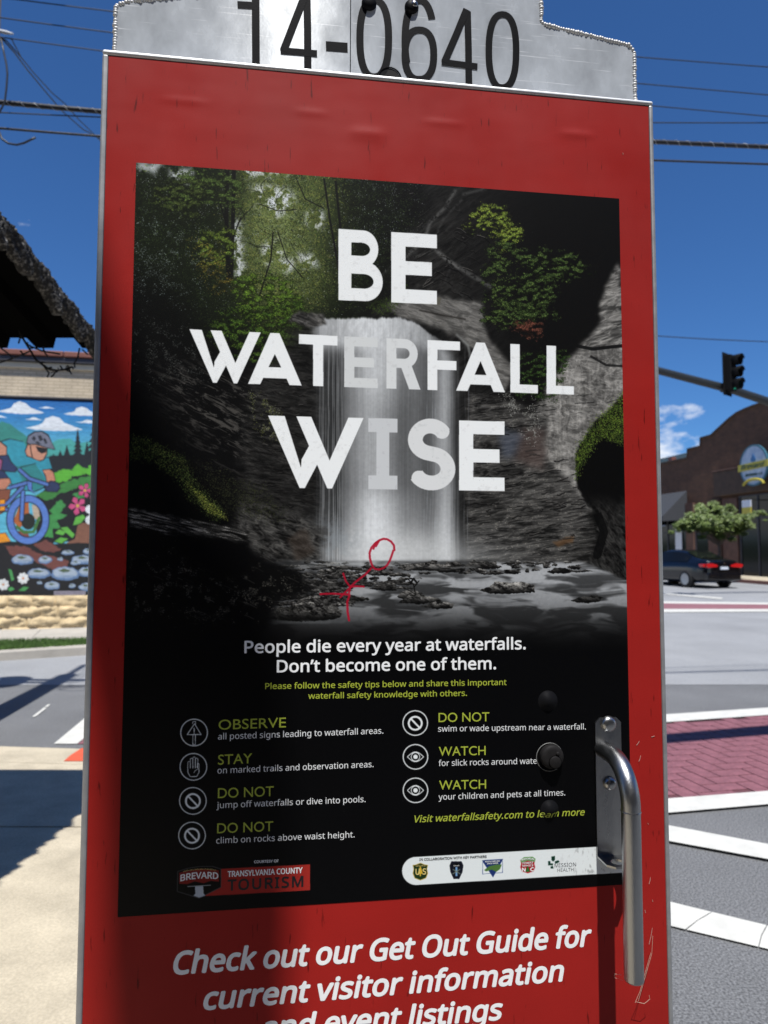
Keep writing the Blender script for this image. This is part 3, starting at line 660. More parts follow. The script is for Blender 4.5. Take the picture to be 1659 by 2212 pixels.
def paint_mural(PW, PH):
    # drawing coordinates: the ones of an enlarged view of the mural, 0..690 across what is seen
    X0, X1, Y0, Y1 = -500, 900, 170, 1630
    C = Canvas(PW, PH, [(X0, Y0), (X1, Y0), (X1, Y1), (X0, Y1)]); X, Y = C.X, C.Y
    n = fbm(X/90, Y/60, 4, 5); K = (.05, .06, .07)
    t = sstep(170, 600, Y)[..., None]
    C.img = (np.array((.12, .44, .74))*(1-t)+np.array((.36, .74, .84))*t+(.08*(fbm(X/200, Y/25, 3, 3)-.5))[..., None]).astype(np.float32)
    def P(pts, col, out=0, seed=1):
        if out:
            cx = sum(p[0] for p in pts)/len(pts); cy = sum(p[1] for p in pts)/len(pts)
            C.fill(C.poly([(x+(out if x > cx else -out), y+(out if y > cy else -out)) for x, y in pts]), K)
        C.fill(C.poly(pts), col)
    def cloud(x, y, w, h):
        pts = [(x-w, y), (x-w*.55, y-h*.28), (x-w*.4, y-h*.45), (x-w*.3, y-h*.8), (x-w*.05, y-h), (x+w*.2, y-h*.85), (x+w*.35, y-h*.5), (x+w*.6, y-h*.3), (x+w, y), (x+w*.6, y+h*.1), (x, y+h*.16), (x-w*.6, y+h*.1)]
        C.fill(C.poly(pts, 0, 4, 3, 20), (.93, .95, .96))
    for q in ((140, 278, 175, 82), (385, 395, 215, 98), (600, 280, 150, 60), (330, 242, 70, 14), (235, 330, 70, 18), (640, 340, 100, 22), (-10, 320, 50, 14), (-260, 300, 150, 90), (-120, 240, 60, 15), (780, 330, 120, 60)): cloud(*q)
    for k, (pts, col) in enumerate((([(-500, 420), (-300, 330), (-100, 420), (0, 350), (60, 370), (160, 440), (260, 520), (330, 640), (-500, 640)], (.20, .55, .50)),
                      ([(330, 520), (420, 470), (500, 465), (560, 500), (700, 470), (900, 520), (900, 660), (330, 640)], (.28, .66, .62)),
                      ([(-500, 520), (-350, 480), (-200, 540), (0, 500), (150, 560), (-10, 700), (-500, 700)], (.28, .66, .64)))):
        C.fill(C.poly(pts, 0, 6, k, 30), col)
    C.fill(C.poly([(330, 600), (900, 560), (900, 760), (360, 760)], 0, 14, 2, 30), (.07, .10, .13))
    for x, tp, w in ((560, 395, 50), (478, 520, 40), (428, 560, 34), (378, 590, 34), (690, 290, 80), (630, 490, 40), (740, 300, 70), (800, 420, 60), (860, 350, 80), (-420, 400, 60), (-340, 450, 50), (-200, 470, 50)):
        for k in range(7):
            y = tp+k*(620-tp)/7; ww = w*(k+1.2)/7
            P([(x, y-12), (x+ww, y+(620-tp)/6), (x-ww, y+(620-tp)/6)], (.07, .09, .12))
    C.fill(C.poly([(370, 740), (440, 690), (520, 700), (560, 650), (620, 690), (700, 630), (900, 600), (900, 1100), (300, 1250), (240, 900), (330, 860)], 0, 18, 4, 22), (.36, .72, .20))
    C.fill(C.poly([(240, 900), (420, 800), (560, 740), (900, 700), (900, 1200), (250, 1250)], 0, 20, 7, 26), K)
    C.fill(C.poly([(240, 890), (400, 830), (470, 790), (590, 750), (900, 720), (900, 840), (560, 830), (420, 880), (330, 935)], 0, 16, 9, 22), (.22, .52, .22))
    for pts in ([(340, 1000), (430, 920), (470, 960), (440, 1010), (380, 1040)], [(290, 1200), (330, 1050), (400, 1010), (480, 1040), (400, 1080), (430, 1130), (370, 1140), (380, 1200)], [(520, 880), (580, 850), (620, 900), (560, 910)]):
        C.fill(C.poly(pts, 0, 12, 3, 16), (.24, .58, .28))
    def flower(x, y, r, col=(.83, .30, .50), n=5, ph=0, c=(.9, .75, .3)):
        for k in range(n):
            a = ph+k*2*math.pi/n; dx, dy = math.cos(a), math.sin(a)
            pt = [(x+dx*r*.15-dy*r*.1, y+dy*r*.15+dx*r*.1), (x+dx*r*.7-dy*r*.32, y+dy*r*.7+dx*r*.32), (x+dx*r, y+dy*r), (x+dx*r*.7+dy*r*.32, y+dy*r*.7-dx*r*.32), (x+dx*r*.15+dy*r*.1, y+dy*r*.15-dx*r*.1)]
            P([(x+(a_-x)*1.1, y+(b_-y)*1.1) for a_, b_ in pt], K); P(pt, col)
        C.fill(C.disc(x, y, r*.16), c)
    flower(615, 850, 58); flower(560, 965, 72, ph=.5); flower(700, 890, 50, ph=.3); flower(0, 1330, 75, ph=.2)
    for pts in ([(525, 1110), (545, 1050), (600, 1030), (620, 1050), (580, 1100)], [(390, 1170), (420, 1140), (470, 1160), (450, 1185)], [(430, 1130), (480, 1120), (540, 1180), (520, 1205)], [(385, 1230), (430, 1200), (490, 1210), (440, 1245)]):
        P(pts, (.38, .72, .26), 6)
    P([(560, 1110), (600, 1090), (680, 1100), (690, 1240), (620, 1260), (450, 1255), (540, 1210)], (.52, .34, .26), 5)
    for x, y in ((650, 990), (680, 1030), (650, 1070), (690, 1100), (700, 980)): C.fill(C.disc(x, y, 32), (.93, .95, .95))
    # trail and stones
    C.fill(C.poly([(-500, 1250), (0, 1240), (250, 1215), (360, 1230), (520, 1370), (560, 1640), (-500, 1640)], 0, 10, 3, 30), (.07, .07, .08))
    C.fill(C.poly([(560, 1240), (900, 1250), (900, 1640), (450, 1640), (380, 1250)], 0, 4, 3, 30), (.05, .06, .07))
    for pts in ([(220, 1250), (330, 1220), (440, 1290), (380, 1310), (290, 1300)], [(20, 1260), (180, 1270), (260, 1320), (420, 1350), (500, 1380), (480, 1420), (400, 1450), (300, 1400), (130, 1340), (60, 1330)], [(-500, 1300), (-100, 1260), (-60, 1330), (-500, 1380)]):
        C.fill(C.poly(pts, 0, 10, 6, 20), (.45, .25, .22))
    rs = [(150, 1370, 85, 45), (270, 1470, 90, 45), (470, 1475, 110, 62), (600, 1370, 90, 42), (490, 1315, 50, 22), (650, 1305, 50, 28), (370, 1560, 62, 36), (630, 1460, 70, 42), (320, 1370, 55, 34), (625, 1570, 60, 34),
          (520, 1560, 26, 18), (275, 1535, 22, 14), (430, 1362, 22, 16), (550, 1390, 44, 22), (760, 1400, 90, 50), (780, 1540, 80, 50), (-150, 1480, 90, 50), (-300, 1420, 80, 44), (-380, 1560, 90, 50), (850, 1460, 70, 40)]
    for i, (x, y, a, b) in enumerate(rs):
        pts = [(x+a*math.cos(u), y+b*(math.sin(u) if math.sin(u) < 0 else .72*math.sin(u))) for u in [k*math.pi/6 for k in range(12)]]
        C.fill(C.poly(pts, 0, 8, i, 20), (.38, .50, .66)); pts2 = [(x+(p-x)*.86-a*.02, y-b*.14+(q-y)*.74) for p, q in pts]
        C.fill(C.poly(pts2, 0, 8, i, 20), (.66, .72, .78)); C.fill(C.poly([(x-a*.5, y-b*.5), (x-a*.1, y-b*.72), (x+a*.4, y-b*.5), (x+a*.1, y-b*.3), (x-a*.2, y-b*.28)], 0, 5, i, 12), (.30, .37, .26)); C.fill(C.poly([(x-a*.6, y+b*.1), (x+a*.6, y+b*.05), (x+a*.3, y+b*.3), (x-a*.3, y+b*.34)], 2, 4, i, 12), (.50, .60, .72), .8)
    for x, y in ((155, 1500), (10, 1545), (-90, 1560)): flower(x, y, 46, (.92, .93, .92), 8, .2, (.85, .5, .2))
    for pts in ([(45, 1430), (70, 1440), (90, 1510), (70, 1520)], [(120, 1590), (160, 1560), (200, 1565), (170, 1592)], [(40, 1575), (70, 1560), (95, 1580), (60, 1595)]): P(pts, (.28, .62, .32), 2)
    # rider, partly outside what is seen: teal shirt, dark gloves, blue bicycle
    P([(0, 500), (60, 480), (160, 500), (200, 600), (300, 620), (340, 610), (365, 690), (330, 700), (300, 720), (330, 790), (300, 830), (240, 860), (120, 850), (-60, 700), (-120, 560)], (.18, .60, .68), 6)
    P([(100, 680), (240, 655), (300, 740), (330, 800), (240, 860), (150, 800)], (.16, .52, .52), 0)
    C.fill(C.line([(130, 688), (245, 655)], 5), K)
    P([(296, 705), (345, 698), (375, 720), (390, 780), (330, 795), (318, 740)], (.80, .52, .40), 5)
    P([(335, 800), (365, 785), (410, 800), (425, 830), (400, 862), (330, 860), (312, 830)], (.14, .19, .34), 6)
    P([(170, 570), (190, 520), (240, 500), (330, 530), (325, 580), (300, 625), (270, 635), (215, 610), (185, 600)], (.83, .58, .46), 6)
    P([(245, 528), (330, 542), (322, 572), (290, 582), (262, 565)], (.06, .06, .08))
    P([(183, 500), (195, 455), (240, 425), (290, 420), (335, 445), (360, 490), (385, 545), (330, 535), (250, 510), (200, 512)], (.45, .46, .52), 7)
    for q in ([(215, 470), (235, 450), (250, 470), (235, 490)], [(262, 450), (285, 445), (300, 480), (275, 490)], [(300, 470), (318, 465), (335, 505), (315, 505)], [(240, 495), (260, 490), (290, 512), (262, 512)]): P(q, (.13, .14, .18))
    C.fill(C.line([(205, 515), (212, 570), (222, 612)], 7), K)
    P([(-120, 560), (-20, 500), (30, 540), (30, 600), (-30, 640)], (.80, .55, .44), 6); P([(-30, 610), (40, 600), (60, 650), (110, 690), (90, 720), (20, 715), (-60, 690)], (.15, .20, .36), 6)
    P([(-300, 640), (-60, 600), (0, 640), (-20, 760), (-200, 800)], (.62, .30, .46), 6)
    P([(-60, 700), (10, 720), (50, 770), (-30, 800), (-120, 790)], (.14, .19, .34), 5); P([(-60, 780), (50, 770), (60, 800), (0, 880), (-60, 900)], (.80, .52, .40), 5)
    P([(-40, 860), (60, 850), (30, 1000), (-60, 1060)], (.55, .30, .20), 5)
    def ringy(x, y, rx, ry, w, col):
        C.fill(np.clip(C.disc(x, y, rx+7, ry+7, 48)-C.disc(x, y, rx-w-7, ry-w-7, 48), 0, 1), K); C.fill(np.clip(C.disc(x, y, rx, ry, 48)-C.disc(x, y, rx-w, ry-w, 48), 0, 1), col)
    P([(80, 1080), (120, 980), (190, 930), (200, 1060), (120, 1140)], (.72, .38, .18)); P([(215, 960), (265, 970), (280, 1080), (230, 1060)], (.76, .68, .58)); C.fill(C.disc(190, 1085, 52, 60), (.08, .12, .10))
    P([(90, 1160), (180, 1150), (200, 1200), (130, 1230)], (.52, .28, .26)); C.fill(C.line([(100, 1120), (160, 1165), (230, 1160), (270, 1060)], 22), (.24, .46, .20))
    ringy(188, 1072, 155, 178, 46, (.34, .50, .80))
    C.fill(C.line([(150, 860), (140, 1070)], 38), K); C.fill(C.line([(150, 860), (140, 1070)], 24), (.34, .50, .80))
    for l in ([(-60, 990), (40, 950), (150, 830)], [(50, 840), (180, 800)], [(120, 700), (200, 770), (330, 810)], [(-80, 1000), (30, 1000)]):
        C.fill(C.line(l, 36), K); C.fill(C.line(l, 22), (.32, .46, .74))
    P([(180, 790), (215, 795), (215, 850), (240, 880), (190, 850)], (.34, .50, .80), 4)
    for q in ([(-20, 930), (15, 925), (20, 955), (-20, 960)], [(-20, 980), (15, 975), (18, 1005), (-20, 1010)], [(-40, 1180), (20, 1170), (60, 1230), (-40, 1245)]): P(q, (.95, .60, .12), 4)
    ringy(-280, 1072, 165, 178, 46, (.34, .50, .80))
    # web address strip and frame
    C.fill(C.poly([(-500, 1600), (900, 1600), (900, 1630), (-500, 1630)]), K)
    C.fill(C.poly([(383, 1594), (622, 1594), (622, 1624), (383, 1624)]), (.62, .60, .66))
    rr = np.random.RandomState(2)
    for k in range(34): C.fill(C.poly([(388+k*6.8, 1600), (391+k*6.8, 1600+4*rr.rand()), (391+k*6.8, 1618), (388+k*6.8, 1618-4*rr.rand())]), (.30, .29, .34), .8)
    C.fill(C.poly([(-500, 170), (900, 170), (900, 182), (-500, 182)]), K)
    row = (((Y/9.2) % 1) < .22)
    C.img *= (1-.20*row*(.6+.8*fbm(X/70, Y/9, 2, 8)))[..., None]*(.86+.26*fbm(X/24, Y/7, 4, 9))[..., None]
    C.img = C.img*.93+.035
    return np.clip(C.img, 0, 1)
# ================================================================ materials
M = {}
def galv_mat():
    # spangled zinc, dulled in patches, with long fine scratches; brushed level so glints spread up and down
    m = mat('galvanised', (.43, .455, .48), .24, .06, var=.20, vs=26, stretch=(1, 1, .6)); t = m.node_tree; L = t.links; b = t.nodes['Principled BSDF']
    b.inputs['Anisotropic'].default_value = .95; tg = _n(t, 'ShaderNodeTangent', direction_type='RADIAL', axis='Z'); L.new(tg.outputs[0], b.inputs['Tangent']); b.inputs['Anisotropic Rotation'].default_value = .25
    b.inputs['Specular IOR Level'].default_value = .3
    tcn = _n(t, 'ShaderNodeTexCoord'); mp_ = _n(t, 'ShaderNodeMapping'); mp_.inputs['Rotation'].default_value = (0, -.18, 0); mp_.inputs['Scale'].default_value = (.035, 1, 1); L.new(tcn.outputs['Object'], mp_.inputs[0])
    n = _n(t, 'ShaderNodeTexNoise'); n.inputs['Scale'].default_value = 420; n.inputs['Detail'].default_value = 3; L.new(mp_.outputs[0], n.inputs['Vector'])
    r = _n(t, 'ShaderNodeMapRange'); r.inputs['From Min'].default_value = .64; r.inputs['From Max'].default_value = .70; L.new(n.outputs[0], r.inputs[0])
    old = b.inputs['Base Color'].links[0].from_socket; x = _n(t, 'ShaderNodeMix', data_type='RGBA'); L.new(r.outputs[0], x.inputs[0]); L.new(old, x.inputs[6]); x.inputs[7].default_value = (.62, .64, .66, 1); L.new(x.outputs[2], b.inputs['Base Color'])
    sp = _n(t, 'ShaderNodeTexNoise'); sp.inputs['Scale'].default_value = 330; sp.inputs['Detail'].default_value = 2; L.new(tcn.outputs['Object'], sp.inputs['Vector'])
    bp = _n(t, 'ShaderNodeBump'); bp.inputs['Strength'].default_value = .03; bp.inputs['Distance'].default_value = .001; L.new(sp.outputs[0], bp.inputs['Height']); L.new(bp.outputs[0], b.inputs['Normal'])
    return m
M['asphalt'] = mat('asphalt', (.150, .152, .155), .85, var=.16, vs=.8, bump=.5, bs=170, speck=.44, specks=110, spec=.3)
M['asphalt_old'] = mat('asphalt_old', (.27, .275, .28), .85, var=.12, vs=.6, bump=.3, bs=140, speck=.2, specks=120, spec=.3)
M['concrete'] = mat('concrete', (.47, .41, .305), .85, var=.15, vs=5, bump=.22, bs=120, speck=.09, specks=90, spec=.3)
M['pale_concrete'] = mat('pale_concrete', (.40, .37, .32), .85, var=.14, vs=3, bump=.3, bs=40)
M['white_paint'] = mat('white_paint', (.60, .59, .54), .6, var=.09, vs=9, bump=.2, bs=100, col2=None)
M['brick_paint'] = mat('brick_paint', (.225, .088, .105), .65, var=.16, vs=14, bump=.4, bs=160, speck=.12, specks=60)
M['brick_paint_far'] = mat('brick_paint_far', (.25, .11, .125), .7, var=.1, vs=3)
M['joint'] = mat('joint', (.12, .045, .055), .85, var=.1)
M['tactile'] = mat('tactile', (.62, .10, .045), .6, var=.1, vs=20)
M['grass'] = mat('grass', (.07, .14, .025), .7, var=.4, vs=8)
M['soil'] = mat('soil', (.09, .10, .04), .95, var=.3, vs=2)
M['hill'] = mat('hill', (.05, .08, .04), .95, var=.3, vs=.05)
M['stone'] = mat('stone', (.62, .48, .28), .9, var=.22, vs=5, bump=.8, bs=12, speck=.08, specks=40)
M['cream_brick'] = None
M['cream'] = mat('cream', (.60, .54, .42), .8, var=.06, vs=6)
M['dark_trim'] = mat('dark_trim', (.05, .05, .06), .6)
M['coping'] = mat('coping', (.20, .075, .05), .5, var=.15, vs=3)
M['black_iron'] = mat('black_iron', (.012, .012, .013), .55, spec=.3)
M['shingle'] = mat('shingle', (.022, .021, .020), .9, col2=(.26, .25, .235), vs=70, c2lo=.50, c2hi=.72, bump=1.0, bs=70)
M['roof_shade'] = mat('roof_shade', (.004, .004, .004), .9, spec=.0)  # near-black base colour stands in for the shade under the roof
M['red'] = None
M['aluminium'] = mat('aluminium', (.32, .325, .33), .5, .5, var=.14, vs=40)
M['galv'] = galv_mat()
M['weld'] = mat('weld', (.50, .50, .49), .5, .35, var=.12, vs=60)
M['rim_grey'] = mat('rim_grey', (.20, .20, .19), .6, .2, var=.4, vs=120)
M['bright_trim'] = mat('bright_trim', (.66, .67, .68), .45, .4)
M['steel'] = mat('steel', (.36, .36, .355), .30, 1, var=.12, vs=60, bump=.10, bs=420, stretch=(1, 1, .25))
M['tube_steel'] = mat('tube_steel', (.34, .345, .35), .32, 1, var=.10, vs=60, bump=.12, bs=700, stretch=(1, 1, .3))
M['vinyl_black'] = mat('vinyl_black', (.007, .007, .008), .45, spec=.05, bump=.06, bs=500, var=.1)
M['rubber'] = mat('rubber', (.014, .013, .013), .6, spec=.12, var=.15, vs=90)
M['hole'] = mat('hole', (.004, .004, .004), .9, spec=.0)
M['white_vinyl'] = mat('white_vinyl', (.87, .88, .88), .4, spec=.4, var=.03, vs=60)
M['lime'] = mat('lime', srgb(166, 178, 62), .4, spec=.4)
M['light_print'] = mat('light_print', (.78, .79, .79), .4, spec=.4)
M['ink'] = mat('ink', (.012, .012, .014), .4, spec=.3)
M['grey_ink'] = mat('grey_ink', (.10, .10, .11), .4, spec=.3)
M['gold_ink'] = mat('gold_ink', srgb(215, 195, 120), .4)
M['wire'] = mat('wire', (.018, .018, .018), .45)
M['cable_sheath'] = mat('cable_sheath', (.030, .028, .027), .38, var=.3, vs=30, bump=.3, bs=40)
M['porcelain'] = mat('porcelain', (.7, .7, .68), .3)
M['pole_wood'] = mat('pole_wood', (.10, .075, .055), .85, var=.3, vs=12, stretch=(1, 1, .1), bump=.6, bs=30)
M['mast'] = mat('mast', (.020, .022, .021), .45, var=.1, vs=6)
M['signal_black'] = mat('signal_black', (.006, .006, .006), .8, spec=.15)
M['transformer'] = mat('transformer', (.30, .31, .32), .5)
M['glass_dark'] = mat('glass_dark', (.005, .006, .007), .08, spec=.28)
M['car'] = mat('car', (.003, .0032, .005), .16, spec=.45, coat=.5)
M['tyre'] = mat('tyre', (.01, .01, .01), .8)
M['rim'] = mat('rim', (.35, .36, .38), .3, 1)
M['tail_red'] = mat('tail_red', (.55, .01, .012), .15, coat=1)
M['plate_white'] = mat('plate_white', (.65, .68, .74), .4)
M['chrome'] = mat('chrome', (.7, .7, .7), .1, 1)
M['awning'] = mat('awning', (.045, .048, .055), .8)
M['bark'] = mat('bark', (.08, .06, .045), .9, var=.3, vs=20)
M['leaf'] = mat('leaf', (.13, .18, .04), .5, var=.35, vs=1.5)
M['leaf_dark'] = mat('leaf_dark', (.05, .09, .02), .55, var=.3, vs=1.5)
M['pier'] = mat('pier', (.11, .06, .045), .9, var=.3, vs=3, bump=.4, bs=8)
M['rough_wood'] = mat('rough_wood', (.075, .046, .030), .8, var=.3, vs=3, bump=1, bs=6)
M['sign_blue'] = mat('sign_blue', (.36, .46, .60), .5, col2=(.62, .68, .74), vs=2.5)
M['sign_rim'] = mat('sign_rim', (.05, .16, .22), .4)
M['sign_yellow'] = mat('sign_yellow', (.50, .42, .05), .5)
M['sign_green'] = mat('sign_green', (.03, .10, .06), .5)
M['drop'] = mat('drop', (.04, .15, .34), .4)
M['teal'] = mat('teal', (.20, .30, .28), .6)
M['cobweb'] = mat('cobweb', (.55, .42, .32), .5)
M['scratch'] = mat('scratch', (.50, .30, .25), .7)
def brick_mat(name, c1, c2, mortar, bw, bh, ms=.01, rough=.85, bump=.4):
    m = mat(name, c1, rough); t = m.node_tree; L = t.links; b = t.nodes['Principled BSDF']
    tcn = _n(t, 'ShaderNodeTexCoord'); s = _n(t, 'ShaderNodeSeparateXYZ'); c = _n(t, 'ShaderNodeCombineXYZ'); L.new(tcn.outputs['Object'], s.inputs[0])
    L.new(s.outputs['X'], c.inputs[0]); L.new(s.outputs['Z'], c.inputs[1])
    br = _n(t, 'ShaderNodeTexBrick'); br.inputs['Color1'].default_value = (*c1, 1); br.inputs['Color2'].default_value = (*c2, 1); br.inputs['Mortar'].default_value = (*mortar, 1)
    br.inputs['Scale'].default_value = 1; br.inputs['Mortar Size'].default_value = ms; br.inputs['Brick Width'].default_value = bw; br.inputs['Row Height'].default_value = bh
    L.new(c.outputs[0], br.inputs[0])
    nz = _n(t, 'ShaderNodeTexNoise'); nz.inputs['Scale'].default_value = 2.2; nz.inputs['Detail'].default_value = 6; L.new(c.outputs[0], nz.inputs['Vector'])
    r = _n(t, 'ShaderNodeMapRange'); r.inputs['From Min'].default_value = .3; r.inputs['From Max'].default_value = .7; r.inputs['To Min'].default_value = .78; r.inputs['To Max'].default_value = 1.15; L.new(nz.outputs[0], r.inputs[0])
    x = _n(t, 'ShaderNodeMix', data_type='RGBA', blend_type='MULTIPLY'); x.inputs[0].default_value = 1; L.new(br.outputs[0], x.inputs[6]); L.new(r.outputs[0], x.inputs[7]); L.new(x.outputs[2], b.inputs['Base Color'])
    bp = _n(t, 'ShaderNodeBump', invert=True); bp.inputs['Strength'].default_value = bump; bp.inputs['Distance'].default_value = .02; L.new(br.outputs['Fac'], bp.inputs['Height']); L.new(bp.outputs[0], b.inputs['Normal'])
    return m
M['cream_brick'] = brick_mat('cream_brick', (.60, .50, .36), (.55, .455, .32), (.42, .34, .235), .215, .062, .008)
M['dark_brick'] = brick_mat('dark_brick', (.135, .060, .030), (.095, .043, .023), (.07, .045, .03), .24, .085, .01)
# the kiosk's red skin: sun-dulled film with water streaks, dents pressed into it and a few chips
def red_mat():
    m = mat('red_skin', (.36, .020, .016), .45, spec=.13); t = m.node_tree; L = t.links; b = t.nodes['Principled BSDF']
    tcn = _n(t, 'ShaderNodeTexCoord')
    def noise(sc, st, det=4, rough=.6):
        mpn = _n(t, 'ShaderNodeMapping'); mpn.inputs['Scale'].default_value = st; L.new(tcn.outputs['Object'], mpn.inputs[0])
        n = _n(t, 'ShaderNodeTexNoise'); n.inputs['Scale'].default_value = sc; n.inputs['Detail'].default_value = det; n.inputs['Roughness'].default_value = rough; L.new(mpn.outputs[0], n.inputs['Vector']); return n.outputs[0]
    def rng(s, a, b_, c, d):
        r = _n(t, 'ShaderNodeMapRange'); L.new(s, r.inputs[0])
        for i, v in zip(('From Min', 'From Max', 'To Min', 'To Max'), (a, b_, c, d)): r.inputs[i].default_value = v
        return r.outputs[0]
    def mul(a, b_):
        x = _n(t, 'ShaderNodeMath', operation='MULTIPLY'); L.new(a, x.inputs[0]); L.new(b_, x.inputs[1]); return x.outputs[0]
    broad = rng(noise(5, (1, 1, 1)), .3, .7, .90, 1.08)
    grain = rng(noise(700, (1, 1, 1), 2), .3, .7, .93, 1.07)
    st = rng(noise(190, (1, 1, .13), 2), .66, .73, 1, .40); gate = noise(9, (1, 1, .7), 3)
    sep = _n(t, 'ShaderNodeSeparateXYZ'); L.new(tcn.outputs['Object'], sep.inputs[0])
    st2 = rng(noise(260, (1, 1, .10), 2), .70, .74, 1, .45)
    x = _n(t, 'ShaderNodeMix', data_type='RGBA', blend_type='MULTIPLY'); x.inputs[0].default_value = 1; x.inputs[6].default_value = (.315, .015, .012, 1)
    L.new(mul(mul(mul(broad, grain), st), st2), x.inputs[7])
    # grey tone mixed in more towards the top edge
    h = rng(sep.outputs['Z'], 1.55, 2.22, 0, .03); d = _n(t, 'ShaderNodeMix', data_type='RGBA'); d.inputs[7].default_value = (.42, .30, .28, 1); L.new(mul(h, rng(gate, .3, .7, .6, 1.3)), d.inputs[0]); L.new(x.outputs[2], d.inputs[6])
    chip = rng(noise(240, (1, 1, .8), 3, .7), .765, .775, 0, .8)
    e = _n(t, 'ShaderNodeMix', data_type='RGBA'); e.inputs[7].default_value = (.62, .45, .42, 1); L.new(chip, e.inputs[0]); L.new(d.outputs[2], e.inputs[6]); L.new(e.outputs[2], b.inputs['Base Color'])
    bp = _n(t, 'ShaderNodeBump'); bp.inputs['Strength'].default_value = .12; bp.inputs['Distance'].default_value = .001; L.new(noise(900, (1, 1, 1), 3), bp.inputs['Height'])
    bp2 = _n(t, 'ShaderNodeBump'); bp2.inputs['Strength'].default_value = .25; bp2.inputs['Distance'].default_value = .004; L.new(noise(6, (1, 1, 2.2), 2), bp2.inputs['Height']); L.new(bp.outputs[0], bp2.inputs['Normal']); L.new(bp2.outputs[0], b.inputs['Normal'])
    L.new(rng(gate, .3, .7, .36, .5), b.inputs['Roughness'])
    return m
M['red'] = red_mat()

# ================================================================ ground
sheet('ground', [(-900, -60), (900, -60), (900, 1500), (-900, 1500)], M['soil'], -.012)
sheet('road', [(-60, -8), (60, -8), (60, 60), (-60, 60)], M['asphalt'], 0)
def gp(*pts, dz=0): return [gnd(x, y, dz) for x, y in pts]
# lighter worn surface further out
sheet('road_far_surface', [(-60, 7.6), (60, 9.2), (60, 60), (-60, 60)], M['asphalt_old'], .004)
h = B(); rr = random.Random(3)
NX = 60
vv = [[h.verts.new((-700+1400*i/NX, y, gz(60)-1+z*(.55+.45*math.sin(i*.37+j)+.25*math.sin(i*1.1)))) for i in range(NX+1)] for j, (y, z) in enumerate(((240, 0), (420, 11), (700, 22), (900, 0)))]
for a, b in zip(vv[:-1], vv[1:]):
    for i in range(NX): h.faces.new((a[i], a[i+1], b[i+1], b[i]))
tag(link('hills', h, M['hill'], smooth=True), kind='structure')

# ---------------- near left pavement: slabs with open joints
pave = empty('pavement', (0, 0, 0)); pave['kind'] = 'structure'
PZ = .035
e0, e1 = gnd(0, 1612, PZ), gnd(190, 1618, PZ)
k0, k1 = gnd(0, 1646, PZ), gnd(190, 1652, PZ)
def ext(a, b, x):
    t = (x-a.x)/(b.x-a.x); return a+(b-a)*t
XR = -.35
def slab(y0, y1, x0, x1): return sheet('slab', [(x0, y0), (x1, y0), (x1, y1), (x0, y1)], M['concrete'], PZ, .10, pave)
jy = gnd(90, 1786, PZ).y
sheet('slab', [(-7, jy+.008), (XR, jy+.008), ext(k0, k1, XR).xy, ext(k0, k1, -7).xy], M['concrete'], PZ, .10, pave)
sheet('kerb_slab', [tuple(ext(k0, k1, -7).xy+Vector((0, .006))), tuple(ext(k0, k1, XR).xy+Vector((0, .006))), tuple(ext(e0, e1, XR).xy), tuple(ext(e0, e1, -7).xy)], M['concrete'], PZ, .10, pave)
yy = jy
while yy > -3:
    slab(yy-2.05, yy-.008, -3.2, XR); slab(yy-2.05, yy-.008, -7, -3.21); yy -= 2.06
sheet('tactile_patch', gp((138, 1645), (150, 1634), (176, 1617), (260, 1616), (262, 1645), dz=PZ), M['tactile'], PZ+.004, parent=pave)
# ---------------- painted markings
def mark(name, pts, m='white_paint', dz=.008): return sheet(name, gp(*pts), M[m], dz)
mark('crosswalk_stripe', [(116, 1608.6), (166.6, 1608.6), (230, 1557), (230, 1514)])
mark('crosswalk_infill', [(168, 1608.6), (260, 1608.6), (260, 1530)], 'brick_paint', .006)
mark('lane_dash', [(69, 1550), (76, 1550), (101, 1531), (95, 1530)]); mark('lane_dash', [(96, 1529), (102, 1529), (109, 1523), (104, 1523)]); mark('lane_dash', [(-12, 1474), (0, 1472), (6, 1463), (-4, 1465)])
def lineL(a, b, x): return (x, a[1]+(b[1]-a[1])*(x-a[0])/(b[0]-a[0]))
def band(name, a, b, c, d, x0=1240, x1=1900, m='white_paint', dz=.017):
    return mark(name, [lineL(a, b, x0), lineL(a, b, x1), lineL(c, d, x1), lineL(c, d, x0)], m, dz)
band('crosswalk_edge_line', (1436, 1547), (1659, 1532), (1436, 1564), (1659, 1548))
band('crosswalk_edge_line', (1440, 1731), (1659, 1714), (1442, 1762), (1659, 1743))
band('stop_bar', (1443, 1789), (1659, 1830), (1443, 1823), (1659, 1863))
# the nearest bar is thermoplastic cast in pieces, with cracks between them
def crackbar():
    root = empty('painted_bar', (0, 0, 0)); root['kind'] = 'structure'
    def pt(u, v): # u along x pixels, v 0 top..1 bottom
        a = lineL((1446, 1952), (1659, 2004), u); b = lineL((1446, 2004), (1659, 2055), u)
        return (u, a[1]+(b[1]-a[1])*v)
    cuts = [(1380, 1380), (1538, 1482), (1657, 1639), (1880, 1850)]
    for (t0, b0), (t1, b1) in zip(cuts[:-1], cuts[1:]):
        sheet('painted_bar_piece', gp(pt(t0+1.2, 0), pt(t1-1.2, 0), pt((t1+b1)/2-4, .5), pt(b1-1.2, 1), pt(b0+1.2, 1), pt((t0+b0)/2-2, .5)), M['white_paint'], .009, parent=root)
crackbar()
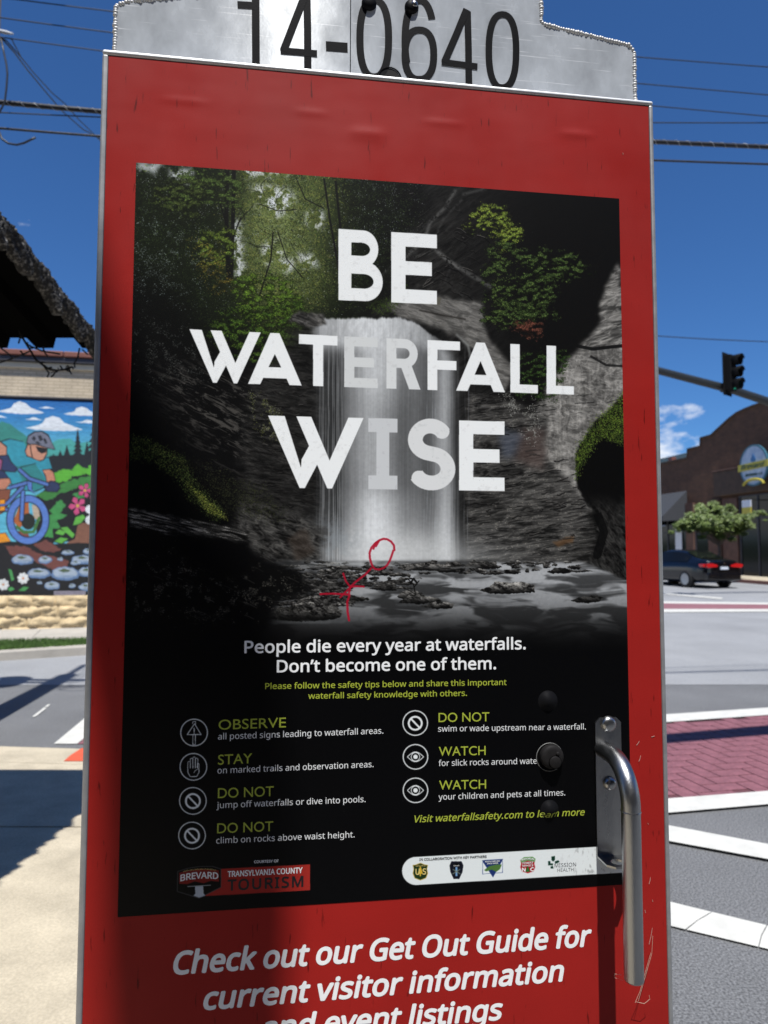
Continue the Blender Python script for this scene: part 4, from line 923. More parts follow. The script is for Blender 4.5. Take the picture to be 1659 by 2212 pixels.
# far crosswalk: two white lines either side of a mauve strip, then a pale cross street
band('far_crosswalk_line', (1430, 1300), (1659, 1303), (1430, 1304.5), (1659, 1307), m='white_paint')
band('far_crosswalk_strip', (1430, 1304.5), (1659, 1307), (1430, 1317), (1659, 1317), m='brick_paint_far')
band('far_crosswalk_line', (1430, 1317), (1659, 1317), (1430, 1324), (1659, 1322.5), m='white_paint')
band('far_road_mark', (1430, 1282), (1659, 1300), (1430, 1284), (1520, 1292), x0=1400, x1=1560)
# ---------------- stamped brick of the near crosswalk, laid in herringbone
cw = empty('brick_crosswalk', (0, 0, 0)); cw['kind'] = 'structure'
p_tl, p_tr, p_br, p_bl = gp((1240, 1576.9), (2000, 1526), (2000, 1688), (1240, 1746.3))
sheet('brick_bed', [p_tl, p_tr, p_br, p_bl], M['joint'], .004, parent=cw)
bd = (p_tr-p_tl).normalized(); 
def inside(p):
    poly = [p_tl, p_tr, p_br, p_bl]; r = False
    for i in range(4):
        a, b = poly[i], poly[(i+1) % 4]
        if (a.y > p.y) != (b.y > p.y) and p.x < (b.x-a.x)*(p.y-a.y)/(b.y-a.y)+a.x: r = not r
    return r
BL_, BW_ = .26, .13
bmesh_brick = B(); box(bmesh_brick, -BL_/2+.005, BL_/2-.005, -BW_/2+.005, BW_/2-.005, 0, .006)
brick_me = bpy.data.meshes.new('brick'); bmesh_brick.to_mesh(brick_me); bmesh_brick.free(); brick_me.materials.append(M['brick_paint'])
rot0 = math.atan2(bd.y, bd.x)+math.radians(-2); cnt = 0
for i in range(-40, 60):
    for j in range(-40, 60):
        # herringbone on a square grid: a level brick starts where (i-j)%4 is 0, an upright one where it is 3
        k = (i-j) % 4
        if k == 0: cx, cy, a = (i+1)*BW_, (j+.5)*BW_, 0
        elif k == 3: cx, cy, a = (i+.5)*BW_, (j+1)*BW_, math.pi/2
        else: continue
        c, s = math.cos(rot0), math.sin(rot0)
        p = Vector((2.9+cx*c-cy*s, 5.2+cx*s+cy*c, 0))
        if inside(p) and p.x < 4.4 and cnt < 295:
            o = bpy.data.objects.new('brick', brick_me); COL.objects.link(o); o.parent = cw
            o.location = (p.x, p.y, .0045+.0006*random.random()); o.rotation_euler = (random.uniform(-.002, .002), random.uniform(-.002, .002), rot0+a+random.uniform(-.006, .006)); cnt += 1
print('bricks', cnt)

# ---------------- far left verge: kerb, grass, walk
def strip(name, t, b, m, dz, thick=.12, x0=-260, x1=520, parent=None):
    A = [gnd(*lineL(*t, x), dz) for x in (x0, x1)]; Bq = [gnd(*lineL(*b, x), dz) for x in (x0, x1)]
    return sheet(name, [A[0], A[1], Bq[1], Bq[0]], M[m], dz, thick, parent)
KZ = .12
strip('verge', ((0, 1386), (190, 1382)), ((0, 1407), (190, 1395)), 'soil', KZ-.02)
strip('kerb', ((0, 1404), (190, 1391)), ((0, 1410), (190, 1398)), 'pale_concrete', KZ)
wk = empty('far_pavement', (0, 0, 0)); wk['kind'] = 'structure'
T_, B_ = ((0, 1361), (190, 1356)), ((0, 1387), (190, 1383))
cuts = [(-260, -300), (-60, -120), (90, 62), (240, 240), (520, 560)]
for (a, b), (c, d) in zip(cuts[:-1], cuts[1:]):
    sheet('slab', [gnd(*lineL(*T_, a+.6), KZ), gnd(*lineL(*T_, c-.6), KZ), gnd(*lineL(*B_, d-.6), KZ), gnd(*lineL(*B_, b+.6), KZ)], M['pale_concrete'], KZ+.004, .1, wk)
g = B(); rg = random.Random(8)
ga, gb = [gnd(*lineL((0, 1386), (190, 1382), x), KZ) for x in (-200, 480)], [gnd(*lineL((0, 1405), (190, 1392.5), x), KZ) for x in (-200, 480)]
for _ in range(16000):
    u, v = rg.random(), rg.random(); p = (ga[0]*(1-u)+ga[1]*u)*(1-v)+(gb[0]*(1-u)+gb[1]*u)*v
    p.z = gz(p.y)+KZ-.02; hgt = rg.uniform(.04, .10); a = rg.random()*6.28; w = .008
    dx, dy = math.cos(a)*w, math.sin(a)*w; l = Vector((rg.uniform(-.03, .03), rg.uniform(-.03, .03), hgt))
    g.faces.new((g.verts.new(p+Vector((dx, dy, 0))), g.verts.new(p-Vector((dx, dy, 0))), g.verts.new(p+l)))
tag(link('grass', g, M['grass']), 'short green grass strip between the kerb and the far pavement', 'grass', kind='stuff')

# ================================================================ mural building, left
wb = gnd(100, 1363); WF = Frame(wb, math.radians(9.6))
mb = empty('mural_building', WF.o, WF.a)
tag(mb, 'cream painted brick building with a mountain biking mural and a rough stone base', 'building')
def wz(y): return WF.hit(100, y).z
X0w, X1w = -9.0, 7.5; base = gz(wb.y)-.3
z_st, z_mt, z_pb, z_dk, z_cp, z_top = wz(1287.5), wz(861.5), wz(797.5), wz(785), wz(774), wz(762.5)
link('wall', box(B(), X0w, X1w, 0, 6, base, z_pb), M['cream_brick'], mb)
link('cornice_band', box(B(), X0w-.02, X1w+.02, -.05, 6.02, z_pb+.002, z_dk-.002, .012), M['cream'], mb)
link('gutter', box(B(), X0w-.1, X1w+.1, -.12, 6.05, z_dk, z_cp-.002, .01), M['dark_trim'], mb)
seg = 1.15
cpo = B(); box(cpo, 0, seg-.012, -.16, .2, 0, z_top-z_cp, .012); cme = bpy.data.meshes.new('coping_tile'); cpo.to_mesh(cme); cpo.free(); cme.materials.append(M['coping'])
k = X0w
while k < X1w:
    o = bpy.data.objects.new('coping_tile', cme); COL.objects.link(o); o.parent = mb; o.location = (k, 0, z_cp+random.uniform(0, .012)); k += seg
link('ledge', box(B(), X0w, X1w, -.03, -.001, z_mt+.0, z_mt+.035, .006), M['dark_trim'], mb)
# rough split stone base: coursed blocks modelled as lumps
def stone_block(w, hh, seed):
    r = random.Random(seed); bm = B(); nx, nz = max(6, int(w/.035)), max(5, int(hh/.035)); V = []
    ph = [r.uniform(0, 9) for _ in range(8)]
    for j in range(nz+1):
        row = []
        for i in range(nx+1):
            u, v = i/nx, j/nz; e = min(u, 1-u)*w; f = min(v, 1-v)*hh; edge = min(1, min(e, f)/.05)
            d = .035+.035*math.sin(u*w*9+ph[0]+2*math.sin(v*4+ph[1]))*math.sin(v*hh*13+ph[2]+1.3*math.sin(u*w*5))+.02*math.sin(u*w*31+ph[3]+v*7)*math.sin(v*hh*40+ph[4])+r.uniform(-.006, .006)
            row.append(bm.verts.new((u*w, -max(.004, d*edge), v*hh)))
        V.append(row)
    for j in range(nz):
        for i in range(nx): bm.faces.new((V[j][i], V[j][i+1], V[j+1][i+1], V[j+1][i]))
    return bm
rs = random.Random(2); zz = base+.18; rows = 4; hh = (z_st-zz)/rows; protos = {}
xs0, xs1 = WF.hit(-150, 1330).x, X1w
back = box(B(), X0w, X1w, -.055, -.002, base, z_st-.012); link('stone_backing', back, M['stone'], mb)
for r_ in range(rows):
    x = xs0-rs.uniform(0, .4)
    while x < min(xs1, 3.4):
        w = rs.choice((.42, .58, .74, .9)); key = (w, rs.randrange(3))
        if key not in protos:
            bm = stone_block(w, hh+.014, hash(key) % 1000+int(w*100)); me = bpy.data.meshes.new('stone'); bm.to_mesh(me); bm.free(); me.materials.append(M['stone']); me.polygons.foreach_set('use_smooth', [True]*len(me.polygons)); protos[key] = me
        o = bpy.data.objects.new('stone', protos[key]); COL.objects.link(o); o.parent = mb; o.location = (x, -.057, zz+r_*hh-.004+rs.uniform(-.008, .008)); x += w-.006
mim = image('mural_print', paint_mural(840, 876))
ct = [WF.hit(-146.4, 859.8, .006), WF.hit(263.6, 859.8, .006), WF.hit(263.6, 1287.4, .006), WF.hit(-146.4, 1287.4, .006)]
zt, zb_ = z_mt, z_st
for p, z in zip(ct, (zt, zt, zb_, zb_)): p.z = z
mq = quad_uv('mural', ct, image_mat('mural_paint', mim, .75, bump=.4, bs=40, stretch=(1, 1, 6)), mb); mq['label'] = 'painted mural of a cyclist in a grey helmet on a blue bicycle'
# mural continues to the left and is bounded by a dark frame
link('mural_frame', box(B(), ct[0].x-.05, ct[0].x, -.02, 0, zb_, zt), M['dark_trim'], mb)

# ================================================================ canopy, near left
CY1 = 3.85; cn_far = at(207, 738, CY1); CX = cn_far.x-.01; CZ1 = at(100, 741, CY1).z; CY0 = .75; RISE = .20
def cz(y): return CZ1+(CY1-y)*RISE
can = empty('canopy', (CX-2, 3.2, 0)); tag(can, 'corrugated canopy roof coloured black for its shaded underside, with a ragged shingle edge, upper left', 'canopy')
def loc(v): return Vector(v)-can.location
prof = []
x_of = lambda px: at(px, 741, CY1).x
px_edges = [(207, 0)]; x = 207
dn, upz = at(100, 752, CY1).z, at(100, 730, CY1).z
pts2 = []
P_ = 99.0
for k in range(0, 26):
    c = 196-k*P_     # tooth centre in picture pixels, repeats every period
    for px, low in ((c+24, 0), (c+19, 1), (c-18, 1), (c-23, 0)): pts2.append((x_of(px), low))
pts2 = [q for q in pts2 if q[0] < CX-.02]; pts2.insert(0, (CX-.02, 1)); pts2.sort(key=lambda q: -q[0]); depth = upz-dn
bm = B(); rows_ = []
for y in (CY1, (CY1+CY0)/2, CY0):
    rows_.append([(bm.verts.new(loc((px, y, cz(y)-(depth/2 if low else -depth/2)))), bm.verts.new(loc((px, y, cz(y)+depth/2+.006)))) for px, low in pts2])
for a, b in zip(rows_[:-1], rows_[1:]):
    for i in range(len(a)-1):
        bm.faces.new((a[i][0], a[i+1][0], b[i+1][0], b[i][0])); bm.faces.new((a[i][1], b[i][1], b[i+1][1], a[i+1][1]))
for r_ in (rows_[0], rows_[-1]):
    for i in range(len(r_)-1): bm.faces.new((r_[i][0], r_[i][1], r_[i+1][1], r_[i+1][0]))
bmesh.ops.recalc_face_normals(bm, faces=bm.faces[:])
link('corrugated_roof', bm, M['roof_shade'], can)
# ragged shingle strip down the right edge: a lumpy band that hangs in drips
bm = B(); N = 900; rv = random.Random(5); A = []; drip = []
ph = 0
for i in range(N+1):
    t = i/N; y = CY1+.02+(CY0-CY1)*t; s = t*(CY1-CY0)
    per = .235+.05*math.sin(s*3.1); ph += (CY1-CY0)/N/per; fr = ph % 1
    dr = .105*((1-fr)**2.2)+.016*math.sin(s*37)+.010*math.sin(s*91+1)
    top = cz(y)+.050+.012*math.sin(s*23)+.006*math.sin(s*61); bot = cz(y)-.016-dr
    ring = []
    for q in range(7):
        f = q/6; z = top*(1-f)+bot*f; bulge = .03*math.sin(f*3.14)+.012*math.sin(s*50+q*2)+.008*rv.uniform(-1, 1)
        ring.append(bm.verts.new(loc((CX+.0+bulge+dr*.5*f, y, z))))
    for q in range(6, -1, -1):
        f = q/6; z = top*(1-f)+bot*f; ring.append(bm.verts.new(loc((CX-.035+dr*.5*f-.008*rv.uniform(-1, 1), y, z))))
    A.append(ring)
for a, b in zip(A[:-1], A[1:]):
    for k in range(14): bm.faces.new((a[k], a[(k+1) % 14], b[(k+1) % 14], b[k]))
bm.faces.new(A[0]); bm.faces.new(A[-1][::-1]); bmesh.ops.recalc_face_normals(bm, faces=bm.faces[:])
link('shingle_edge', bm, M['shingle'], can, True)
for px_, py_ in ((-2.9, 3.6), (-2.9, 1.1), (-6, 3.6), (-6, 1.1)):
    link('post', box(B(), px_-.06-can.location.x, px_+.06-can.location.x, py_-.06-can.location.y, py_+.06-can.location.y, 0, cz(py_)-.03), M['black_iron'], can)
# dead vine with string lights hanging below the canopy
vn = B(); Yv = 3.7; rv = random.Random(11)
def vp(pts, r=.0045): tube(vn, [at(x, y, Yv) for x, y in pts], r, 5)
main = [(4, 572), (8, 606), (22, 660), (34, 690), (44, 722), (56, 742), (66, 758), (78, 778), (92, 788), (105, 797), (122, 800), (140, 798), (156, 792)]
vp(main, .006)
for pts in ([(66, 758), (50, 765), (20, 777), (-10, 786)], [(60, 745), (90, 758), (130, 765)], [(92, 750), (98, 764), (104, 770)], [(92, 788), (106, 806), (102, 815)], [(140, 798), (152, 803), (154, 808)],
            [(122, 800), (114, 812), (110, 814)], [(172, 752), (168, 772), (160, 786), (162, 794)], [(46, 722), (40, 742)], [(178, 755), (190, 766)], [(130, 790), (136, 800)], [(0, 750), (18, 764), (26, 772)], [(44, 758), (52, 768)]): vp(pts)
for _ in range(46):
    i = rv.randrange(len(main)-1); t = rv.random(); x = main[i][0]*(1-t)+main[i+1][0]*t; y = main[i][1]*(1-t)+main[i+1][1]*t
    a = rv.random()*6.28; L = rv.uniform(3, 9); vp([(x, y), (x+math.cos(a)*L*.6, y+math.sin(a)*L*.6), (x+math.cos(a+.5)*L, y+math.sin(a+.5)*L)], rv.uniform(.002, .006))
tag(link('dead_vine', vn, M['black_iron']), 'dark dead vine hanging below the corrugated canopy in front of the cream wall', 'vine')

# ================================================================ utility pole and cables, left
PB = Vector((-3.56, 6.03, 0))
pole = empty('utility_pole', PB); tag(pole, 'brown wooden utility pole at the left edge carrying the overhead cables', 'utility pole')
link('shaft', tube(B(), [(0, 0, -.3), (0, 0, 4), (0, 0, 7.1)], [.15, .135, .12], 18), M['pole_wood'], pole, True)
link('pole_pin', tube(B(), [(0, 0, 7.1), (0, 0, 8.9)], .045, 10), M['mast'], pole, True)
link('crossarm', box(B(), -.75, .75, -.2, -.11, 6.6, 6.72), M['pole_wood'], pole)
tr = link('transformer', lathe(B(), [(0, 0), (.24, 0), (.26, .05), (.26, .78), (.24, .84), (.1, .9), (0, .9)], 20, 'z', (-.62, .1, 5.3)), M['transformer'], pole, True)
link('bracket', box(B(), -.4, -.1, .06, .14, 5.6, 5.68), M['mast'], pole)
cabs = []
def cable(name, pl, pr, Yl, Yr, r, label, m='wire', x2=2300, sag=.06):
    a = at(pl[0], pl[1], Yl); b = at(pr[0], pr[1], Yr); d = b-a
    pts = []
    for i in range(-1, 29):
        t = i/14*1.0
        if i == -1: t = (PB.x-a.x)/d.x
        p = a+d*t; p.z -= sag*4*t*(1-t)*(1 if 0 < t < 1 else .3); pts.append(p)
    o = link(name, tube(B(), pts, r, 8), M[m], None, True)
    tag(o, label, 'cable', 'overhead cables'); return o
cable('cable', (45, 0), (1375, 123), 5.95, 6.7, .0050, 'thin topmost black cable crossing the blue sky')
cable('cable', (0, 38), (1375, 180), 5.95, 6.7, .0050, 'thin cable held by the white insulator, second from the top')
cable('cable', (0, 80), (1403, 228), 5.95, 6.7, .0048, 'thin cable third from the top, starting where the slanting cables meet')
cable('thick_cable', (0, 221), (1405, 306), 5.98, 6.75, .022, 'thickest bundled black cable crossing behind the red kiosk', 'cable_sheath')
cable('cable', (0, 243), (1405, 265), 5.98, 6.9, .0055, 'black cable running nearly level just below the thickest one')
cable('cable', (0, 277), (1405, 346), 5.98, 6.75, .0105, 'lowest black cable of the set above the kiosk shoulder', 'cable_sheath')
# lashing wire wound round the thick cable
a = at(0, 221, 5.98); b = at(1405, 306, 6.75); pts = []
for i in range(900):
    t = i/900*1.6-.02; c = a+(b-a)*t; c.z -= .06*4*t*(1-t)*(1 if 0 < t < 1 else .3); an = i*.55; pts.append(c+Vector((0, math.cos(an)*.024, math.sin(an)*.024)))
lw = link('lashing_wire', tube(B(), pts, .002, 4), M['weld']); tag(lw, 'thin bright lashing wire wound round the thickest cable', 'wire')
cable('cable', (1200, 706), (1659, 738), 20, 21, .014, 'faint single cable low in the sky above the signal mast', 'wire')
def drop(pts, label, r=.006, name='service_cable'):
    P3 = [at(x, y, Y) for x, y, Y in pts]; o = link(name, tube(B(), P3, r, 7), M['wire'], None, True); tag(o, label, 'cable'); return o
drop([(-20, 66, 6.0), (3, 82, 6.0), (30, 112, 6.3), (60, 152, 6.8), (100, 200, 7.4), (135, 225 + 16, 8.0), (180, 268 + 12, 8.6), (214, 292 + 6, 9.2), (300, 380, 11)], 'black slanting service cable, lower strand of the twisted pair', .007)
drop([(-20, 70, 5.97), (14, 88, 5.97), (44, 122, 6.3), (75, 160, 6.8), (112, 200, 7.4), (140, 224, 7.7), (170, 258, 8.1), (205, 292, 8.9), (300, 392, 11)], 'black slanting service cable, upper strand of the twisted pair', .006)
drop([(0, 80, 5.96), (22, 83, 5.96), (26, 86, 6.0), (32, 98, 6.05), (44, 120, 6.2)], 'short cable tail clipped beside the twisted pair', .005)
drop([(-12, 255, 5.9), (-4, 280, 5.9), (4, 300, 5.9), (18, 310, 5.9), (36, 313, 5.9), (52, 309, 5.9), (66, 302, 5.9), (77, 297, 5.9)], 'loose black cable end curling up at the left edge', .009, 'loose_cable')
drop([(2, 84, 5.9), (8, 112, 5.9), (14, 140, 5.9), (16, 160, 5.9), (14, 200 - 10, 5.9), (10, 232 - 10, 5.9), (0, 246 - 6, 5.9), (-14, 262, 5.9)], 'hanging black drip loop of cable beside the pole', .008, 'loose_cable')
ins = link('insulator', tube(B(), [at(x, y, 5.95)for x, y in ((-20, 64), (-6, 66), (4, 68), (12, 70), (22, 72), (29, 73))], [.012, .017, .015, .017, .010, .005], 12), M['porcelain'], None, True)
tag(ins, 'small white insulator on the cable at the top left corner', 'insulator')

# ================================================================ overhead mast arm near the crosswalk and an added unseen pole behind the viewer (both throw shadows seen here)
def pole_arm(name, base, hgt, tip, r0, r1, label, cat):
    root = empty(name, base); tag(root, label, cat)
    link('shaft', tube(B(), [(0, 0, 0), (0, 0, hgt+.3)], [.15, .12], 20), M['mast'], root, True)
    link('base_plate', box(B(), -.25, .25, -.25, .25, 0, .04, .005), M['mast'], root)
    t = Vector(tip)-Vector(base); s = Vector((0, 0, hgt))
    link('arm', tube(B(), [s+(t-s)*(i/8) for i in range(9)], [r0+(r1-r0)*i/8 for i in range(9)], 16), M['mast'], root, True); return root
HA = 5.8; sh = SDIR*(HA/SDIR.z)
q0, q1 = gnd(1439, 1598)+sh, gnd(1659, 1579)+sh
dq = (q1-q0).normalized(); pole_arm('signal_mast', (q0+dq*6.5).xy.to_3d(), HA, q0-dq*1.6, .15, .115, 'dark signal mast whose long arm reaches over the near brick crosswalk', 'signal mast')

# ================================================================ the kiosk
PO = at(294, 350, 1)  # direction only
d0 = ray(294, 350).normalized(); P_TL = EYE+d0*.990
aw = RT*.99067+FW*.1357-UP*.0127; PANG = math.atan2(aw.y, aw.x)
KF = Frame((P_TL.x, P_TL.y), PANG)
kiosk = empty('information_kiosk', KF.o, KF.a); tag(kiosk, 'tall red information cabinet with a black waterfall safety poster and steel pull handle', 'kiosk')
def pan(x, y, d=0.0): return KF.hit(x, y, d)
xl = pan(235, 120).x; xr = pan(1402, 228).x; xl2 = pan(178+2.5, 2212).x; ztop = (pan(235, 121).z+pan(1402, 229).z)/2
xl = (pan(232, 230).x+pan(186, 1900).x)/2; print('left edge', pan(232, 230).x, pan(186, 1900).x, 'right', pan(1402, 228).x, pan(1437, 1900).x, 'top', pan(235, 121).z, pan(1402, 229).z)
xr = (pan(1402, 228).x+pan(1436, 1900).x)/2
zbot = .30
# door skin as a fine grid so the dents are real
def door_skin():
    bm = B(); nx, nz = 140, 300; V = []
    dents = [(400, 219, 50, 7, .0005), (673, 244, 34, 7, .0005), (795, 290, 36, 14, .0010), (958, 266, 40, 7, .0006), (1248, 291, 34, 8, .0008)]
    dl = []
    for x, y, w, h_, a in dents:
        c = pan(x, y); e = pan(x+w, y); f = pan(x, y+h_); dl.append((c.x, c.z, abs(e.x-c.x), abs(f.z-c.z), a))
    for j in range(nz+1):
        row = []
        z = ztop-(ztop-zbot)*(j/nz)**1.35
        for i in range(nx+1):
            x = xl+(xr-xl)*i/nx; y = 0
            for cx, cz_, w, h_, a in dl:
                u = (x-cx)/w; v = (z-cz_)/h_
                y -= a*math.exp(-(u*u)**2-v*v)*(1 if v > 0 else .8)
            row.append(bm.verts.new((x, y, z)))
        V.append(row)
    for j in range(nz):
        for i in range(nx): bm.faces.new((V[j+1][i], V[j+1][i+1], V[j][i+1], V[j][i]))
    bmesh.ops.recalc_face_normals(bm, faces=bm.faces[:])
    if bm.faces[:][0].normal.y > 0: bmesh.ops.reverse_faces(bm, faces=bm.faces[:])
    return bm
link('door_skin', door_skin(), M['red'], kiosk, True)
tl = .0072
link('cabinet_body', box(B(), xl-.004, xr+.004, .004, .34, zbot-.02, ztop-.004), M['aluminium'], kiosk)
link('plinth', box(B(), xl+.03, xr-.03, .02, .32, 0, zbot-.02), M['dark_trim'], kiosk)
for a in ((xl-tl, xl-.0002, -.0015, .028, zbot, ztop+.001), (xr+.0002, xr+tl*.85, -.0015, .028, zbot, ztop+.001)):
    link('door_trim', box(B(), *a, .0022), M['aluminium'], kiosk)
link('door_trim', box(B(), xl-tl, xr+tl*.85, -.0018, .030, ztop+.0012, ztop+.0068, .0022), M['bright_trim'], kiosk)
# poster
pc = [pan(294, 350, .0004), pan(1337.5, 430, .0004), pan(1366, 1911, .0004), pan(254, 1980, .0004)]
px0 = (pc[0].x+pc[3].x)/2; px1 = (pc[1].x+pc[2].x)/2; pzt = (pc[0].z+pc[1].z)/2; pzb = (pc[2].z+pc[3].z)/2
for p, x, z in zip(pc, (px0, px1, px1, px0), (pzt, pzt, pzb, pzb)): p.x, p.z = x, z
pim = image('poster_print', paint_poster(1150, 1642, [(294, 350), (1337.5, 430), (1366, 1911), (254, 1980)]))
poster = quad_uv('poster', pc, image_mat('poster_film', pim, .40, spec=.12, bump=.05, bs=700), kiosk)
poster['label'] = 'black poster with a waterfall picture and safety tips'
# ---------------- lettering
FONTS = {'round': None, 'plain': None}
try:                                             # Blender's own interface fonts; its built-in one stands in if they are missing
    import os
    FONTS['plain'] = bpy.data.fonts.load(os.path.join(bpy.utils.resource_path('LOCAL'), 'datafiles', 'fonts', 'NotoSansHebrew-Regular.woff2'))
except Exception as ex:
    pass
def text_mesh(s, bold=0.0, shear=0.0, space=1.0, font='plain'):
    c = bpy.data.curves.new('t', 'FONT'); c.body = s; c.size = 1; c.shear = shear; c.space_character = space; c.resolution_u = 4
    if FONTS[font]: c.font = FONTS[font]
    c.fill_mode = 'FRONT'; o = bpy.data.objects.new('t', c); COL.objects.link(o)
    me = bpy.data.meshes.new_from_object(o); bpy.data.objects.remove(o); bpy.data.curves.remove(c); me.materials.clear(); return me
CAPS = {f: max(v.co.y for v in text_mesh('H', font=f).vertices) for f in FONTS}; CAP = CAPS['plain']
def arr_of(me):
    a = np.empty(len(me.vertices)*3, np.float32); me.vertices.foreach_get('co', a); return a.reshape(-1, 3)
def embolden(me, w, step=.000015):
    # heavier weight: the same glyphs laid again a hair's breadth aside, each copy on its own level
    bm = bmesh.new(); bm.from_mesh(me); src = bm.verts[:]+bm.edges[:]+bm.faces[:]
    for k in range(8):
        r = bmesh.ops.duplicate(bm, geom=src); a = k*math.pi/4
        for v in r['geom']:
            if isinstance(v, bmesh.types.BMVert): v.co += Vector((w*math.cos(a), -step*(k+1), w*math.sin(a)))
    bm.to_mesh(me); bm.free()
BUMPS = []
for _y, _x, _r in ((1514, 1183.5, 17.5), (1748.5, 1187, 16)):
    _c = pan(_x, _y, .0005); BUMPS.append((_c.x, _c.z, abs(pan(_x+_r, _y).x-_c.x)))
def dome_h(q):                                  # height of the film over a bolt head, q = distance / radius
    return 0 if q > 1.25 else .0060*(.5+.5*math.cos(math.pi*q/1.25))**.62
def lettering(s, l, r, cap, m, parent, d=.00055, bold=0.0, shear=0.0, FR=None, name='lettering', arch=0, space=1.0, font='plain'):
    CAP = CAPS[font]
    H = KF.hit; A = H(l[0], l[1], d); Z = H(r[0], r[1], d); hgt = H(l[0], l[1]-cap, d).z-A.z
    me = text_mesh(s, bold, shear, space, font); co = arr_of(me); mn, mxx = co[:, 0].min(), co[:, 0].max()
    u = (co[:, 0]-mn)/(mxx-mn); n = np.empty_like(co)
    n[:, 0] = A.x+(Z.x-A.x)*u; n[:, 1] = -d; n[:, 2] = A.z+(Z.z-A.z)*u+co[:, 1]*hgt/CAP+arch*(Z.x-A.x)*4*u*(1-u)
    me.vertices.foreach_set('co', n.ravel()); me.update()
    if bold: embolden(me, bold*hgt/CAP*1.0)
    if d > .0004:                               # print that runs over a bolt head rises with the film
        bm = bmesh.new(); bm.from_mesh(me)
        for bx, bz, br in BUMPS:
            near = [e for e in bm.edges if min((v.co.x-bx)**2+(v.co.z-bz)**2 for v in e.verts) < (br*1.6)**2]
            if near: bmesh.ops.subdivide_edges(bm, edges=near, cuts=2, use_grid_fill=True)
            for v in bm.verts:
                q = math.hypot(v.co.x-bx, v.co.z-bz)/br
                if q < 1.25: v.co.y -= dome_h(q)+.0002
        bm.to_mesh(me); bm.free()
    return link(name, me, M[m], parent)
T = lambda *a, **k: lettering(*a, parent=poster, **k)
T('People die every year at waterfalls.', (528.5, 1410.5), (1135, 1402), 25.6, 'white_vinyl', bold=.018)
T('Don\u2019t become one of them.', (598.5, 1452), (1071, 1445), 25.4, 'white_vinyl', bold=.018)
T('Please follow the safety tips below and share this important', (573, 1488.5), (1094, 1479.5), 12.6, 'lime', bold=.008)
T('waterfall safety knowledge with others.', (666, 1509.5), (1008.5, 1503), 12.4, 'lime', bold=.008)
for s, l, r in (('OBSERVE', (472, 1576.5), (617.5, 1571)), ('STAY', (471, 1652), (544.5, 1648.5)), ('DO NOT', (470.6, 1724.2), (591, 1719.5)), ('DO NOT', (469, 1800.2), (589.8, 1795.2))): T(s, l, r, 21.3, 'lime', bold=.0, font='round')
for s, l, r in (('all posted signs leading to waterfall areas.', (471, 1597.6), (828, 1584.5)), ('on marked trails and observation areas.', (469.8, 1671), (807, 1657)),
                ('jump off waterfalls or dive into pools.', (467.6, 1746), (789.6, 1732.5)), ('climb on rocks above waist height.', (467, 1822.3), (766, 1808.8))): T(s, l, r, 13.2, 'light_print', bold=.0)
for s, l, r in (('DO NOT', (947.4, 1559.8), (1057, 1558)), ('WATCH', (948, 1633), (1049, 1630.8)), ('WATCH', (948.6, 1706), (1050, 1703.4))): T(s, l, r, 19.6, 'lime', bold=.0, font='round')
for s, l, r in (('swim or wade upstream near a waterfall.', (946.6, 1580.5), (1265.5, 1575.5)), ('for slick rocks around wate', (947.5, 1654.8), (1159.5, 1649.6)), ('your children and pets at all times.', (947.5, 1727.8), (1221, 1718))): T(s, l, r, 12.6, 'light_print', bold=.0)
T('Visit waterfallsafety.com to learn more', (895.5, 1776.5), (1263, 1761), 14.6, 'lime', bold=.010, shear=.22)
T('COURTESY OF', (549, 1864.4), (601.5, 1862.2), 5.4, 'white_vinyl', bold=.02)
T('TRANSYLVANIA COUNTY', (492, 1894.2), (653, 1885.6), 12.0, 'white_vinyl', bold=.02); T('TOURISM', (492, 1923.8), (654.5, 1914.8), 22.5, 'ink', bold=.022, space=1.15)
T('BREVARD', (390, 1903.5), (471, 1899), 13.5, 'light_print', bold=.022, arch=.045); T('NORTH CAROLINA\u2019S LAND OF WATERFALLS', (396, 1884), (467, 1881), 2.6, 'gold_ink', arch=.05)
T('IN COLLABORATION WITH KEY PARTNERS', (906, 1859.4), (1051, 1852.6), 5.0, 'ink', bold=.02)
T('US', (898, 1889.5), (920, 1888.5), 12.5, 'gold_ink', bold=.02, space=1.5); T('FOREST SERVICE', (898, 1872.5), (919, 1871.5), 3, 'gold_ink')
T('EMS', (980, 1871.5), (992, 1871), 2.6, 'light_print')
T('NORTH CAROLINA', (1048, 1862.8), (1080, 1860.8), 2.6, 'white_vinyl', bold=.02); T('STATE PARKS', (1052, 1867), (1076, 1865.6), 2.6, 'white_vinyl', bold=.02)
T('NORTH CAROLINA', (1127, 1859.5), (1154, 1858), 3.4, 'white_vinyl', bold=.02, arch=.08)
T('FOREST', (1129, 1866.5), (1152, 1865.4), 4, 'white_vinyl', bold=.01); T('SERVICE', (1128, 1872), (1152, 1871), 3.6, 'white_vinyl', bold=.01)
T('N', (1128, 1882.5), (1135, 1882.2), 7.5, 'white_vinyl', bold=.03); T('C', (1146, 1881.8), (1153, 1881.5), 7.5, 'white_vinyl', bold=.03)
T('MISSION', (1198, 1873.8), (1244.5, 1871.4), 8.4, 'grey_ink'); T('HEALTH', (1204, 1883.5), (1239, 1881.6), 7.2, 'grey_ink')
D_ = lambda *a, **k: lettering(*a, parent=kiosk, m='white_vinyl', d=.0002, **k)
D_('Check out our Get Out Guide for', (376, 2104), (1277, 2042.5), 47, bold=.027, shear=.19)
D_('current visitor information', (441, 2180.5), (1217, 2118), 46, bold=.027, shear=.19)
D_('and event listings', (566, 2243), (1085, 2201), 45, bold=.027, shear=.19)

